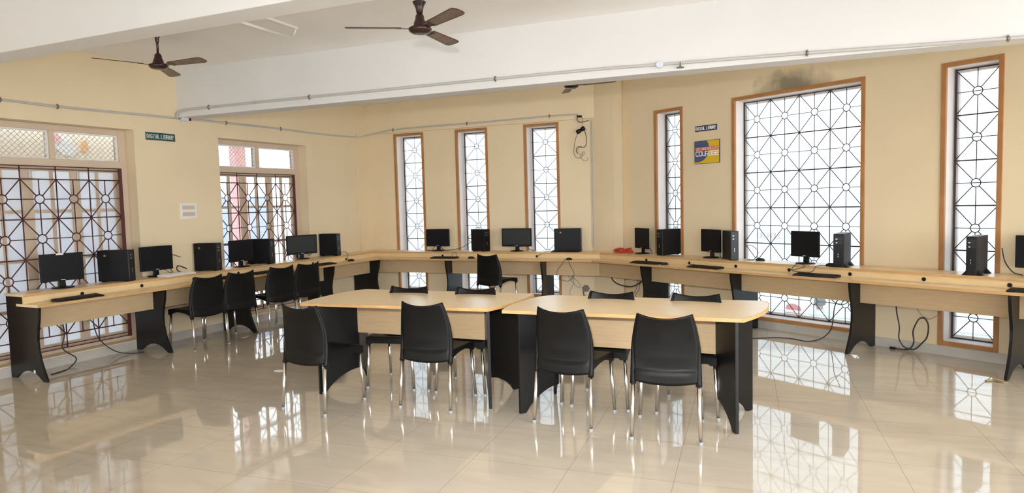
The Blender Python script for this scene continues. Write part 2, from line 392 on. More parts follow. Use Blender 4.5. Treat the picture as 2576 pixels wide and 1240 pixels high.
# ------------------------------------------------------------------ windows
def grille(b, s0, s1, z0, z1, nc, nr, off, r, ring, rh=None, full_v=True, seg=5):
    """star-in-square ironwork: ring in every cell, spokes to corners and mid edges"""
    cs = (s1 - s0) / nc; cz = (z1 - z0) / nr; rh = rh or r
    P = lambda s, z: (s, off, z)
    for i in range(nc + 1): b.tube([P(s0 + i * cs, z0), P(s0 + i * cs, z1)], r * 1.05, seg)
    for j in range(nr + 1): b.tube([P(s0, z0 + j * cz), P(s1, z0 + j * cz)], rh, seg)
    for i in range(nc):
        for j in range(nr):
            cx = s0 + (i + .5) * cs; cy = z0 + (j + .5) * cz
            b.tube([P(cx + ring * math.cos(2 * PI * k / 14), cy + ring * math.sin(2 * PI * k / 14)) for k in range(14)], r, 4, closed=True)
            for dx, dy in ((-1, -1), (1, -1), (1, 1), (-1, 1)):
                ex, ey = dx * cs / 2, dy * cz / 2; l = math.hypot(ex, ey); q = ring / l
                b.tube([P(cx + ex * q, cy + ey * q), P(cx + ex, cy + ey)], r, seg)
            for dx, dy, e in ((1, 0, cs / 2), (-1, 0, cs / 2), (0, 1, cz / 2), (0, -1, cz / 2)):
                b.tube([P(cx + dx * ring, cy + dy * ring), P(cx + dx * e, cy + dy * e)], r * (0.9 if dy else 0.8), seg)
def slit_window(n, k, s0, s1, nc, cells):
    T = FM(k); w = empty('window_%d' % n, wo(k, (s0 + s1) / 2, 0, WZ0), kind='structure')
    f = MB(T)
    f.box(s0, s0 + FW, -0.02, 0.014, WZ0, WZ1).box(s1 - FW, s1, -0.02, 0.014, WZ0, WZ1)
    f.box(s0 + FW, s1 - FW, -0.02, 0.014, WZ0, WZ0 + FW).box(s0 + FW, s1 - FW, -0.02, 0.014, WZ1 - FW, WZ1)
    f.build('window_frame', M['frame'], w, bevel=0.003)
    a0, a1, c0, c1 = s0 + FW, s1 - FW, WZ0 + FW, WZ1 - FW
    j = MB(T)
    j.box(a0 - .004, a0 + .002, -0.24, -0.02, c0, c1).box(a1 - .002, a1 + .004, -0.24, -0.02, c0, c1)
    j.box(a0 + .002, a1 - .002, -0.24, -0.02, c0 - .004, c0 + .002).box(a0 + .002, a1 - .002, -0.24, -0.02, c1 - .002, c1 + .004)
    j.build('jamb', M['jamb'], w)
    i = MB(T)
    for x0, x1, y0, y1 in ((a0 + .002, a0 + .040, c0 + .002, c1 - .002), (a1 - .040, a1 - .002, c0 + .002, c1 - .002), (a0 + .04, a1 - .04, c0 + .002, c0 + .04), (a0 + .04, a1 - .04, c1 - .04, c1 - .002)):
        i.box(x0, x1, -0.245, -0.205, y0, y1)
    i.build('inner_frame', M['jamb_white'], w)
    g = MB(T); grille(g, cells[0], cells[1], 0.152, 2.802, nc, 6, -0.185, 0.0046, 0.041, 0.0068)
    for sx in (cells[0] + .006, cells[1] - .006): g.box(sx - .009, sx + .009, -0.190, -0.180, 0.145, 2.809)
    for jx in range(6): g.tube([(a0 + .01, -0.185, 0.152 + (jx + .5) * 0.4417), (a1 - .01, -0.185, 0.152 + (jx + .5) * 0.4417)], 0.004, 5) if nc == 1 else None
    g.build('window_grille', M['iron'], w)
    MB(T).box(a0 + .03, a1 - .03, -0.228, -0.222, c0 + .03, c1 - .03).build('window_pane', M['glass'], w)
wn = 1
for a in BW:
    c = (a[0] + a[1]) / 2 + 0.005; slit_window(wn, 'B', a[0], a[1], 1, (c - 0.222, c + 0.222)); wn += 1
slit_window(wn, 'R', *RW[0], 1, (0.925, 1.245)); wn += 1
slit_window(wn, 'R', *RW[1], 4, (2.181, 3.660)); wn += 1
slit_window(wn, 'R', *RW[2], 1, (4.725 - 0.185, 4.725 + 0.19)); wn += 1

def left_window(n, s0, s1, g0, g1, pane):
    T = FM('L'); w = empty('window_%d' % n, wo('L', (s0 + s1) / 2, -0.1, 0.11), kind='structure')
    z0, z1 = 0.11, 2.60; ZT0, ZT1 = 2.147, 2.226; D0, D1 = -0.27, -0.165
    f = MB(T)
    f.box(s0, s0 + 0.085, D0, D1, z0, z1).box(s1 - 0.085, s1, D0, D1, z0, z1)
    f.box(s0 + .085, s1 - .085, D0, D1, z0, z0 + .05).box(s0 + .085, s1 - .085, D0, D1, z1 - .065, z1)
    f.box(s0 + .085, s1 - .085, D0, D1 + .012, ZT0, ZT1)
    ms = (s0 + s1) / 2
    f.box(ms - .028, ms + .028, D0, D1, ZT1, z1 - .065)
    f.build('window_frame', M['tan'], w, bevel=0.004)
    # top lights with wire mesh
    for a, b_ in ((s0 + .085, ms - .028), (ms + .028, s1 - .085)):
        t = MB(T)
        t.box(a, a + .018, -0.22, -0.19, ZT1, z1 - .065).box(b_ - .018, b_, -0.22, -0.19, ZT1, z1 - .065)
        t.box(a + .018, b_ - .018, -0.22, -0.19, ZT1, ZT1 + .016).box(a + .018, b_ - .018, -0.22, -0.19, z1 - .081, z1 - .065)
        tl = t.build('top_light', M['jamb_white'], w)
        m = MB(T); y0, y1 = ZT1 + .01, z1 - .07; h = y1 - y0; p = 0.058
        i = -int(h / p) - 1
        while a + i * p < b_:
            for sgn in (1, -1):
                x0 = a + i * p if sgn > 0 else a + i * p + h; x1 = x0 + sgn * h
                lo, hi = max(min(x0, x1), a + .01), min(max(x0, x1), b_ - .01)
                if hi > lo + 0.004:
                    zz = lambda x: y0 + abs(x - x0)
                    m.tube([(lo, -0.192, zz(lo)), (hi, -0.192, zz(hi))], 0.0026, 4, cap=False)
            i += 1
        m.build('wire_mesh', M['mesh'], tl, kind='stuff')
        MB(T).box(a + .012, b_ - .012, -0.214, -0.209, ZT1 + .01, z1 - .075).build('pane', M['glass_clear'], tl)
    # three casement leaves behind the ironwork
    L0, L1 = s0 + .085, s1 - .085; lw = (L1 - L0) / 3; zz = [z0 + .05, 0.62, 1.14, 1.66, ZT0]
    for i in range(3):
        a = L0 + i * lw; b_ = a + lw; c = (a + b_) / 2; l = MB(T)
        l.box(a, a + .05, -0.25, -0.215, z0 + .05, ZT0).box(b_ - .05, b_, -0.25, -0.215, z0 + .05, ZT0)
        l.box(c - .016, c + .016, -0.247, -0.218, z0 + .05, ZT0)
        for q, z in enumerate(zz):
            e = 0.05 if q in (0, 4) else 0.017
            l.box(a + .05, b_ - .05, -0.248, -0.217, max(z - e, z0 + .05), min(z + e, ZT0))
        lf = l.build('casement', M['tan'], w)
        MB(T).box(a + .04, b_ - .04, -0.235, -0.231, z0 + .08, ZT0 - .03).build('pane', pane, lf)
        k = MB(T).box(b_ - .03, b_ - .016, -0.214, -0.204, ZT0 - .13, ZT0 - .02).box(b_ - .036, b_ - .010, -0.204, -0.196, ZT0 - .10, ZT0 - .085)
        k.build('bolt', M['button'], lf)
    g = MB(T); grille(g, g0, g1, 0.307, 2.003, 4, 4, -0.13, 0.0065, 0.047, 0.007)
    for z in (2.142, 2.112, 0.195, 0.158): g.tube([(g0, -0.13, z), (g1, -0.13, z)], 0.0055, 5)
    for i in range(5):
        s = g0 + i * (g1 - g0) / 4
        g.tube([(s, -0.13, 2.003), (s, -0.13, 2.146)], 0.0068, 5); g.tube([(s, -0.13, 0.158), (s, -0.13, 0.307)], 0.0068, 5)
    for s in (g0 - 0.012, g1 + 0.012): g.box(s - .02, s + .02, -0.137, -0.123, 0.15, 2.146)
    g.build('window_grille', M['maroon'], w)
left_window(wn, 4.325, 5.98, 4.452, 5.866, M['glass_frost']); wn += 1
left_window(wn, 1.50, 3.134, 1.672, 3.10, M['glass_clear']); wn += 1

# ------------------------------------------------------------------ what lies outside
MB().box(-40, 40, -40, 40, -2.0, -1.70).build('ground_outside', M['concrete'], kind='structure')
MB().box(-14, 9, 8.0, 8.5, -1.85, 2.3).build('facade_behind', M['facade'], kind='structure')
MB(FM('R')).box(-7, 16, -13.5, -13.0, -1.85, 1.9).build('facade_opposite', M['facade'], kind='structure')
MB(FM('L')).box(-0.12, 9.0, -2.7, -0.281, 2.92, 3.1).build('corridor_slab', M['facade_cream'], kind='structure')
MB(FM('L')).box(-0.12, 9.0, -3.3, -0.281, -0.20, -0.02).build('corridor_floor', M['concrete'], kind='structure')
b = MB(FM('L')); b.mi = 0; b.box(2.45, 9.0, -3.25, -3.0, -0.02, 2.95); b.build('corridor_wall', M['facade_cream'], kind='structure')
b = MB(FM('L'))
for q in range(5): b.box(2.5 + q * 1.2, 3.55 + q * 1.2, -3.0, -2.97, 0.3, 2.15)
for q in range(5):
    pass
b.build('corridor_glazing', M['facade_blue'], kind='structure')
MB(FM('L')).box(0.62, 0.86, -2.45, -2.3, -0.02, 2.92).build('corridor_pillar', M['pink'], kind='structure')
MB(FM('L')).box(-9.0, 2.6, -7.5, -7.2, -1.85, 2.75).build('facade_across', M['facade'], kind='structure')
b = MB(FM('L'))
for q in range(4): b.box(-4.4 + q * 1.15, -3.5 + q * 1.15, -7.2, -7.14, -0.4, 2.0)
b.build('facade_doors', M['blue_door'], kind='structure')
MB(FM('R')).box(-7.0, 6.0, -6.6, -6.3, -1.85, 0.90).build('boundary_wall', M['facade'], kind='structure')

# ------------------------------------------------------------------ lettering: strokes on a 4 x 6 grid
G = {'D': [[(0, 0), (0, 6), (2.4, 6), (3.8, 4.6), (3.8, 1.4), (2.4, 0), (0, 0)]], 'I': [[(2, 0), (2, 6)]],
     'G': [[(3.8, 4.8), (2.9, 6), (1.1, 6), (0, 4.7), (0, 1.3), (1.1, 0), (2.9, 0), (3.8, 1.1), (3.8, 2.7), (2.2, 2.7)]],
     'T': [[(0, 6), (4, 6)], [(2, 6), (2, 0)]], 'A': [[(0, 0), (2, 6), (4, 0)], [(0.8, 2.1), (3.2, 2.1)]], 'L': [[(0, 6), (0, 0), (3.6, 0)]],
     'B': [[(0, 0), (0, 6), (2.7, 6), (3.6, 5.2), (3.6, 4), (2.7, 3.2), (0, 3.2)], [(2.7, 3.2), (3.9, 2.3), (3.9, 0.9), (2.8, 0), (0, 0)]],
     'R': [[(0, 0), (0, 6), (2.8, 6), (3.8, 5.1), (3.8, 4), (2.8, 3.1), (0, 3.1)], [(2.1, 3.1), (4, 0)]], 'Y': [[(0, 6), (2, 3), (4, 6)], [(2, 3), (2, 0)]],
     'O': [[(1.2, 0), (0, 1.3), (0, 4.7), (1.2, 6), (2.8, 6), (4, 4.7), (4, 1.3), (2.8, 0), (1.2, 0)]], 'C': [[(3.8, 4.8), (2.9, 6), (1.1, 6), (0, 4.7), (0, 1.3), (1.1, 0), (2.9, 0), (3.8, 1.2)]],
     'H': [[(0, 0), (0, 6)], [(4, 0), (4, 6)], [(0, 3.1), (4, 3.1)]], 'E': [[(3.7, 6), (0, 6), (0, 0), (3.7, 0)], [(0, 3.1), (3, 3.1)]], 'U': [[(0, 6), (0, 1.3), (1.2, 0), (2.8, 0), (4, 1.3), (4, 6)]],
     'Q': [[(1.2, 0), (0, 1.3), (0, 4.7), (1.2, 6), (2.8, 6), (4, 4.7), (4, 1.3), (2.8, 0), (1.2, 0)], [(2.6, 1.6), (4.1, -0.5)]], 'S': [[(3.8, 5), (2.8, 6), (1, 6), (0, 5), (0, 4), (1, 3.2), (3, 2.8), (4, 2), (4, 1), (3, 0), (1, 0), (0, 1)]],
     # wide square display letters for the poster's large word
     'c': [[(4, 5.2), (0.9, 5.2), (0, 4.3), (0, 0.9), (0.9, 0), (4, 0)]], 'o': [[(0.9, 0), (0, 0.9), (0, 4.3), (0.9, 5.2), (3.4, 5.2), (4.2, 4.3), (4.2, 0.9), (3.4, 0), (0.9, 0)]],
     'u': [[(0, 5.2), (0, 0.9), (0.9, 0), (4.2, 0), (4.2, 5.2)]], 'r': [[(0, -0.6), (0, 5.2), (3.4, 5.2), (4.2, 4.4), (4.2, 3), (3.4, 2.3), (1, 2.3)], [(2.4, 2.3), (4.2, -0.6)]],
     'a': [[(0.2, 5.2), (3.4, 5.2), (4.2, 4.4), (4.2, 0), (0.8, 0), (0, 0.7), (0, 2), (0.8, 2.7), (4.2, 2.7)]], 'g': [[(4.2, 5.2), (0.9, 5.2), (0, 4.3), (0, 0.9), (0.9, 0), (4.2, 0), (4.2, 2.6), (2, 2.6)]],
     'e': [[(4.2, 0), (0.9, 0), (0, 0.9), (0, 4.3), (0.9, 5.2), (3.4, 5.2), (4.2, 4.4), (4.2, 2.6), (0.2, 2.6)]]}
def letters(b, text, x0, x1, y0, h, P, wgt, serif=False, gap=1.25):
    """flat strokes of letters between x0 and x1 on the plane P(x, y, lift)"""
    n = sum(0.75 if c == ' ' else 1.0 for c in text); cw = (x1 - x0) / n; x = x0; lift = 0.0
    for c in text:
        if c == ' ': x += cw * 0.75; continue
        lw = cw / gap; fx = lambda p: (x + p[0] / 4.0 * lw, y0 + p[1] / 6.0 * h)
        strokes = [[fx(p) for p in st] for st in G[c]]
        if serif:
            sw = lw * 0.2
            for st in list(strokes):
                for e in (st[0], st[-1]):
                    if (abs(e[1] - y0) < 1e-6 or abs(e[1] - y0 - h) < 1e-6) and st[0] != st[-1]: strokes.append([(e[0] - sw, e[1]), (e[0] + sw, e[1])])
        for st in strokes:
            for p, q in zip(st, st[1:]):
                dx, dy = q[0] - p[0], q[1] - p[1]; l = math.hypot(dx, dy) or 1; vertical = abs(dy) > abs(dx)
                w_ = wgt * (1.0 if vertical or not serif else 0.6) / 2; nx, ny = -dy / l * w_, dx / l * w_; ex, ey = dx / l * w_ * .6, dy / l * w_ * .6
                lift += 0.000012
                v = [P(p[0] + nx - ex, p[1] + ny - ey, lift), P(q[0] + nx + ex, q[1] + ny + ey, lift), P(q[0] - nx + ex, q[1] - ny + ey, lift), P(p[0] - nx - ex, p[1] - ny - ey, lift)]
                b._f([b._v(z) for z in v])
        x += cw

# ------------------------------------------------------------------ the three runs of computer desk
ZS, ZD = 0.848, 0.752                    # upper shelf, worktop
OS, OD = 0.345, 0.578                    # their front edges, measured from the wall
SE, SR = 5.80, 7.0                       # left end of the left run, end of the right run
def seg(k, off):
    a = {'L': wo('L', SE, off).xy, 'B': corner('L', off, 'B', off), 'R': corner('B', off, 'R', off)}[k]
    b = {'L': corner('L', off, 'B', off), 'B': corner('B', off, 'R', off), 'R': wo('R', SR, off).xy}[k]
    return a, b
def strip(k, o0, o1, z0, z1, name, m, parent, bevel=0.0, gap=0.0006):
    a0, b0 = seg(k, o0); a1, b1 = seg(k, o1); d = FR[k][1] * (-1 if k == 'L' else 1) * gap
    P = [a0 + d, b0 - d, b1 - d, a1 + d]
    return MB().prism([(p.x, p.y) for p in P], z0, z1).build(name, m, parent, bevel=bevel)
PANEL = [(0.575, 0.726), (0.573, 0.69), (0.558, 0.60), (0.530, 0.50), (0.515, 0.41), (0.518, 0.32), (0.545, 0.20), (0.590, 0.10), (0.625, 0.03), (0.632, 0.0),
         (0.575, 0.0), (0.54, 0.022), (0.49, 0.055), (0.42, 0.083), (0.34, 0.092), (0.26, 0.083), (0.18, 0.052), (0.12, 0.014), (0.10, 0.0), (0.022, 0.0), (0.022, 0.822), (0.312, 0.822), (0.312, 0.726)]
desk_txt = {'L': 'long black and light wood computer desk along the left wall', 'B': 'long black and light wood computer desk under the three narrow back windows', 'R': 'long black and light wood computer desk along the right wall under the large window'}
panels = {'L': [5.785, 4.452, 3.215, 1.62, 0.50], 'B': [1.805, 3.434], 'R': [1.10, 2.495, 3.885, 5.235, 6.55]}
holes = {'L': [5.237, 4.570, 3.890, 3.208, 1.817, 1.063], 'B': [1.630, 3.284], 'R': [0.994, 1.719, 2.408, 3.098, 3.777, 4.480, 5.167]}
for k in 'LBR':
    mid = {'L': 3.0, 'B': 2.2, 'R': 3.2}[k]; T = FM(k)
    d = empty('computer_desk', wo(k, mid, 0.3, 0), math.atan2(FR[k][1].y, FR[k][1].x), desk_txt[k], 'desk')
    o0 = 0.060 if k == 'B' else 0.004
    strip(k, 0.004, OS - .006, ZS - .025, ZS, 'upper_shelf', M['wood'], d)
    strip(k, OS - .006, OS, ZS - .026, ZS + .0005, 'shelf_edge', M['edge'], d)
    strip(k, 0.20, OD - .007, ZD - .025, ZD, 'worktop', M['wood'], d)
    strip(k, OD - .007, OD, ZD - .026, ZD + .0005, 'worktop_edge', M['edge'], d)
    ri = strip(k, 0.315, 0.333, ZD + .001, ZS - .026, 'riser', M['riser'], d)
    for s in holes[k]:
        g = MB(); Mx = T @ Matrix.Translation(Vector((s, 0.3335, 0.784))) @ Matrix.Rotation(-PI / 2, 4, 'X')
        g.lathe([(0.016, 0.0), (0.019, 0.002), (0.0195, 0.004), (0.0150, 0.005), (0.0140, 0.001)], 18, M4=Mx)
        g.build('cable_hole', M['front'], ri)
    ps = sorted(panels[k]); mp = []
    a_, b_ = seg(k, 0.36); f = lambda p: (p - FR[k][0]).dot(FR[k][1])
    ends = sorted([f(a_), f(b_)])
    cuts = [ends[0]] + [p for p in ps if ends[0] < p < ends[1]] + [ends[1]]
    for p0, p1 in zip(cuts, cuts[1:]):
        e0 = 0.0 if p0 == ends[0] else 0.0135; e1 = 0.0 if p1 == ends[1] else 0.0135
        if p1 - p0 > 0.08: MB(T).box(p0 + e0, p1 - e1, 0.352, 0.368, 0.50, ZD - .026).build('modesty_panel', M['wood_panel'], d)
    for s in ps:
        lp = MB(T).prism([(o, z) for o, z in PANEL], s - .0125, s + .0125, 'yz').build('end_panel', M['black_board'], d, bevel=0.002)
        if k == 'L' and s > 5.7:
            MB(T).box(s + .0126, s + .0134, 0.42, 0.452, 0.075, 0.105).build('sticker', M['paper'], lp)
        if k == 'R' and abs(s - 3.885) < .01:
            for o, z, r_ in ((0.505, 0.655, 0.2), (0.450, 0.675, -0.15)):
                MB(T).prism([(o + .023 * math.cos(q + r_) * (1 + .15 * (i % 2)), z + .026 * math.sin(q + r_) * (1 + .12 * ((i + 1) % 3))) for i, q in enumerate([j * PI / 3.5 for j in range(7)])], s - .0135, s - .0126, 'yz').build('sticker', M['paper'], lp)

# ------------------------------------------------------------------ the two centre tables
def arc_board(b, P, Q, z1, foot, lift, flip):
    """upright black board from foot P to inner corner Q, its lower edge cut in a rising arch"""
    P = Vector(P); Q = Vector(Q); L = (Q - P).length; d = (Q - P) / L; n = Vector((-d.y, d.x)) * 0.012
    prof = [(0, 0), (0, z1), (L, z1), (L, lift)]
    for i in range(1, 9):
        t = i / 9.0; x = L - (L - foot) * t; prof.append((x, lift * math.cos(t * PI / 2) ** 0.75))
    prof.append((foot, 0.0))
    A = [b._v((P.x + d.x * x + n.x, P.y + d.y * x + n.y, z)) for x, z in prof]; B = [b._v((P.x + d.x * x - n.x, P.y + d.y * x - n.y, z)) for x, z in prof]
    b._f(A); b._f(B)
    for i in range(len(prof)): j = (i + 1) % len(prof); b._f([A[i], A[j], B[j], B[i]])
def round_poly(P, n=5):
    out = []
    for p in P: out.append(p)
    return out
TZ = 0.80
def soften(poly, k):
    g = lambda part: [(v.x, v.y) for v in smooth_path([(*p, 0) for p in part], 5)]
    return g(poly[:k]) + g(poly[k:])
T1 = [(2.945, -5.345), (2.912, -5.15), (2.892, -4.93), (2.893, -4.72), (2.920, -4.54), (2.985, -4.425), (3.01, -4.415), (4.735, -4.365), (4.768, -4.40), (4.786, -4.52), (4.790, -4.74), (4.760, -5.0), (4.700, -5.225), (4.685, -5.245)]
T2 = [(4.835, -5.285), (4.806, -5.12), (4.803, -4.93), (4.828, -4.68), (4.885, -4.50), (4.960, -4.425), (6.69, -4.385), (6.722, -4.43), (6.738, -4.60), (6.725, -4.80), (6.675, -5.02), (6.600, -5.22), (6.585, -5.24)]
V = {0: [((3.10, -5.325), (3.262, -4.965), (3.12, -4.63)), ((4.700, -5.245), (4.548, -4.965), (4.69, -4.64))],
     1: [((4.965, -5.285), (5.165, -4.965), (5.035, -4.66)), ((6.548, -5.235), (6.392, -4.965), (6.612, -4.645))]}
for i, (poly, lab) in enumerate(((T1, 'light wood meeting table with black end panels, left one of the centre pair'), (T2, 'light wood meeting table with black end panels, right one of the centre pair'))):
    poly = soften(poly, 7 if i == 0 else 6)
    cx = sum(p[0] for p in poly) / len(poly); cy = sum(p[1] for p in poly) / len(poly)
    t = empty('meeting_table', (cx, cy, 0), 0, lab, 'table')
    ins = [(cx + (x - cx) * 0.9935, cy + (y - cy) * 0.985) for x, y in poly]
    dz = 0.0
    MB().prism(ins, TZ - .025 + dz, TZ + dz).build('tabletop', M['wood'], t)
    e = MB(); n = len(poly)
    lo0 = [e._v((x, y, TZ - .026 + dz)) for x, y in poly]; hi0 = [e._v((x, y, TZ + .0004 + dz)) for x, y in poly]
    lo1 = [e._v((x, y, TZ - .026 + dz)) for x, y in ins]; hi1 = [e._v((x, y, TZ + .0004 + dz)) for x, y in ins]
    for a in range(n):
        c = (a + 1) % n
        e._f([lo0[a], lo0[c], hi0[c], hi0[a]]); e._f([lo1[a], hi1[a], hi1[c], lo1[c]]); e._f([hi0[a], hi0[c], hi1[c], hi1[a]]); e._f([lo0[a], lo1[a], lo1[c], lo0[c]])
    e.build('table_edge', M['edge'], t)
    for F, Q, R in V[i]:
        for P_ in (F, R):
            b = MB(); arc_board(b, P_, Q, TZ - .027, 0.055, 0.165, False); b.build('end_panel', M['black_board'], t, bevel=0.0015)
    x0 = V[i][0][1][0] + .002; x1 = V[i][1][1][0] - .002
    MB().box(x0, x1, -4.974, -4.956, 0.487, TZ - .027).build('modesty_panel', M['wood_panel'], t)

# ------------------------------------------------------------------ chairs
def make_chair(label):
    c = empty('chair', (0, 0, 0), 0, label, 'chair', 'black plastic chairs with chrome legs')
    # shell of the back: hollow towards the sitter, top edge dipping in the middle, waist wider than the top
    def back(u, v):
        x = 2 * u - 1; z = 0.405 + v * (0.868 - 0.405); vv = v
        hw = 0.214 if vv < 0.40 else 0.214 - 0.041 * ((vv - 0.40) / 0.60) ** 1.7
        z -= 0.029 * (1 - x * x) * max(0, (vv - 0.75) / 0.25) ** 1.5
        z += 0.022 * (x * x - 1) * max(0, (0.12 - vv) / 0.12)
        y = -0.205 - 0.018 * math.sin(PI * vv) * -1 - 0.055 * max(0, vv - 0.2) ** 1.6 - 0.026 * (1 - x * x) * min(1, vv * 2 + .3) - 0.015 * (1 - min(1, max(0, (vv - 0.150 + .03 * (1 - x * x)) / 0.035))) * (1 - x ** 8)
        return (x * hw, y, z)
    bk = MB().grid(back, 18, 34, 0.010).build('backrest', M['black_plastic'], c)
    for sx in (-1, 1):       # raised rim down each side, running into the leg socket
        r = MB(); pts = []; rs = []
        for i in range(15):
            v = 1 - i / 14; p = back(0.0 if sx < 0 else 1.0, v); pts.append((p[0] + sx * 0.001, p[1] + 0.002, p[2] - (0.003 if i == 0 else 0))); rs.append(0.0075 + 0.0135 * (i / 14) ** 1.2)
        pts.append((sx * 0.2145, -0.215, 0.383)); rs.append(0.0215)
        r.tube(pts, 0.01, 8, rs=rs)
        r.build('back_rim', M['black_plastic'], bk)
    # seat pan and its arched side skirts
    def seat(u, v):
        x = 2 * u - 1; y = -0.205 + v * 0.435
        hw = 0.205 + 0.012 * v; z = 0.478 - 0.012 * (1 - x * x) * math.sin(PI * min(1, v * 1.1)) - 0.010 * max(0, (v - 0.85) / 0.15) ** 2
        return (x * hw, y, z)
    st = MB().grid(seat, 14, 14, -0.012).build('seat', M['black_plastic'], c)
    k = MB()
    prof = [(-0.205, 0.402), (-0.15, 0.412), (-0.09, 0.428), (-0.02, 0.441), (0.06, 0.444), (0.12, 0.434), (0.165, 0.412), (0.175, 0.405), (0.232, 0.405), (0.232, 0.462), (0.20, 0.474), (-0.205, 0.474)]
    for sx in (-1, 1):
        A = [k._v((sx * (0.190 + 0.028 * (y + .2) / .43), y, z)) for y, z in prof]; B = [k._v((sx * (0.205 + 0.014 * (y + .2) / .43), y, z)) for y, z in prof]
        k._f(A); k._f(B); n = len(prof)
        for i in range(n): j = (i + 1) % n; k._f([A[i], A[j], B[j], B[i]])
    k.prism([(-0.219, 0.405), (-0.175, 0.405), (-0.155, 0.418), (0.155, 0.418), (0.175, 0.405), (0.219, 0.405), (0.219, 0.464), (-0.219, 0.464)], 0.214, 0.232, 'xz')
    k.prism([(-0.19, 0.425), (0.19, 0.425), (0.19, 0.465), (-0.19, 0.465)], -0.207, -0.195, 'xz')
    k.build('seat_skirt', M['black_plastic'], st, bevel=0.003)
    for sx in (-1, 1):
        for top, bot in (((sx * .2135, -.214, .39), (sx * .2250, -.248, .014)), ((sx * .200, .205, .43), (sx * .2240, .219, .014))):
            lg = MB().tube([bot, top], 0.0128, 12).build('leg', M['chrome'], c)
            MB().lathe([(0.0125, 0.0), (0.0152, 0.002), (0.0155, 0.024), (0.0132, 0.027)], 12, (bot[0], bot[1], 0.0)).build('glide', M['glide'], lg)
    return c
CH = [((3.350, -5.560), -5, 'black plastic chair at the near left corner of the left centre table, turned slightly outward'),
      ((4.222, -5.205), 1, 'black plastic chair at the near side of the left centre table, right of two'),
      ((5.400, -5.235), -7, 'black plastic chair at the near left side of the right centre table'),
      ((6.095, -5.305), 5, 'black plastic chair closest to the camera, near right end of the right centre table'),
      ((3.610, -4.815), 187, 'black plastic chair tucked behind the left centre table, its left seat on the far side'),
      ((4.275, -4.765), 186, 'black plastic chair tucked behind the left centre table, its right seat on the far side'),
      ((5.515, -4.790), 181, 'black plastic chair tucked behind the right centre table, its left seat on the far side'),
      ((6.185, -4.775), 178, 'black plastic chair tucked behind the right centre table, its right seat on the far side'),
      ((0.350, -4.120), 83, 'black plastic chair at the left wall desk, first of four from the left'),
      ((0.380, -3.640), 82, 'black plastic chair at the left wall desk, second of four from the left'),
      ((0.425, -2.960), 79, 'black plastic chair at the left wall desk, third of four, before the second window'),
      ((0.460, -2.480), 81, 'black plastic chair at the left wall desk, farthest of four from the camera'),
      ((2.765, -0.705), -13, 'black plastic chair standing alone at the desk under the back windows')]
ch0 = make_chair(CH[0][2])
for (x, y), r, l in CH[1:]: copy_thing(ch0, (x, y, 0), math.radians(r), l)
ch0.location = (*CH[0][0], 0); ch0.rotation_euler.z = math.radians(CH[0][1])

# ------------------------------------------------------------------ computers
def towards_cam(p): return math.atan2(CAMXY.y - p.y, CAMXY.x - p.x)
def monitor(k, s, off, w, face, lab, h=0.29, zc=0.365, screen='screen', sticker=False):
    p = wo(k, s, off, ZS + .0006); rz = math.radians(face) - PI / 2
    m = empty('monitor', p, rz, lab, 'monitor', 'monitors on the desks'); T = lm(m)
    MB(T).lathe([(0.105, 0), (0.108, 0.004), (0.100, 0.011), (0.05, 0.016), (0.03, 0.017)], 28).build('stand_base', M['front'], m)
    MB(T).prism([(-.036, 0.012), (.036, 0.012), (.028, 0.12), (-.028, 0.12)], -0.030, -0.008, 'xz').build('stand_neck', M['front'], m, bevel=0.004)
    z1 = zc; z0 = zc - h
    hs = MB(T); hs.box(-w / 2, w / 2, -0.012, 0.016, z0, z1); hs.box(-w * .36, w * .36, -0.042, -0.012, z0 + .05, z1 - .04)
    ho = hs.build('housing', M['case'], m, bevel=0.005)
    MB(T).box(-w / 2 + .017, w / 2 - .017, 0.0158, 0.0168, z0 + .028, z1 - .017).build('display', M[screen], m)
    MB(T).box(-.022, .022, 0.0160, 0.0172, z0 + .009, z0 + .016).build('nameplate', M['button'], ho)
    if sticker: MB(T).box(-.015, .055, 0.0, 0.0172, z1 - .016, z1 + .0015).build('sticker', M['paper'], ho)
    return m
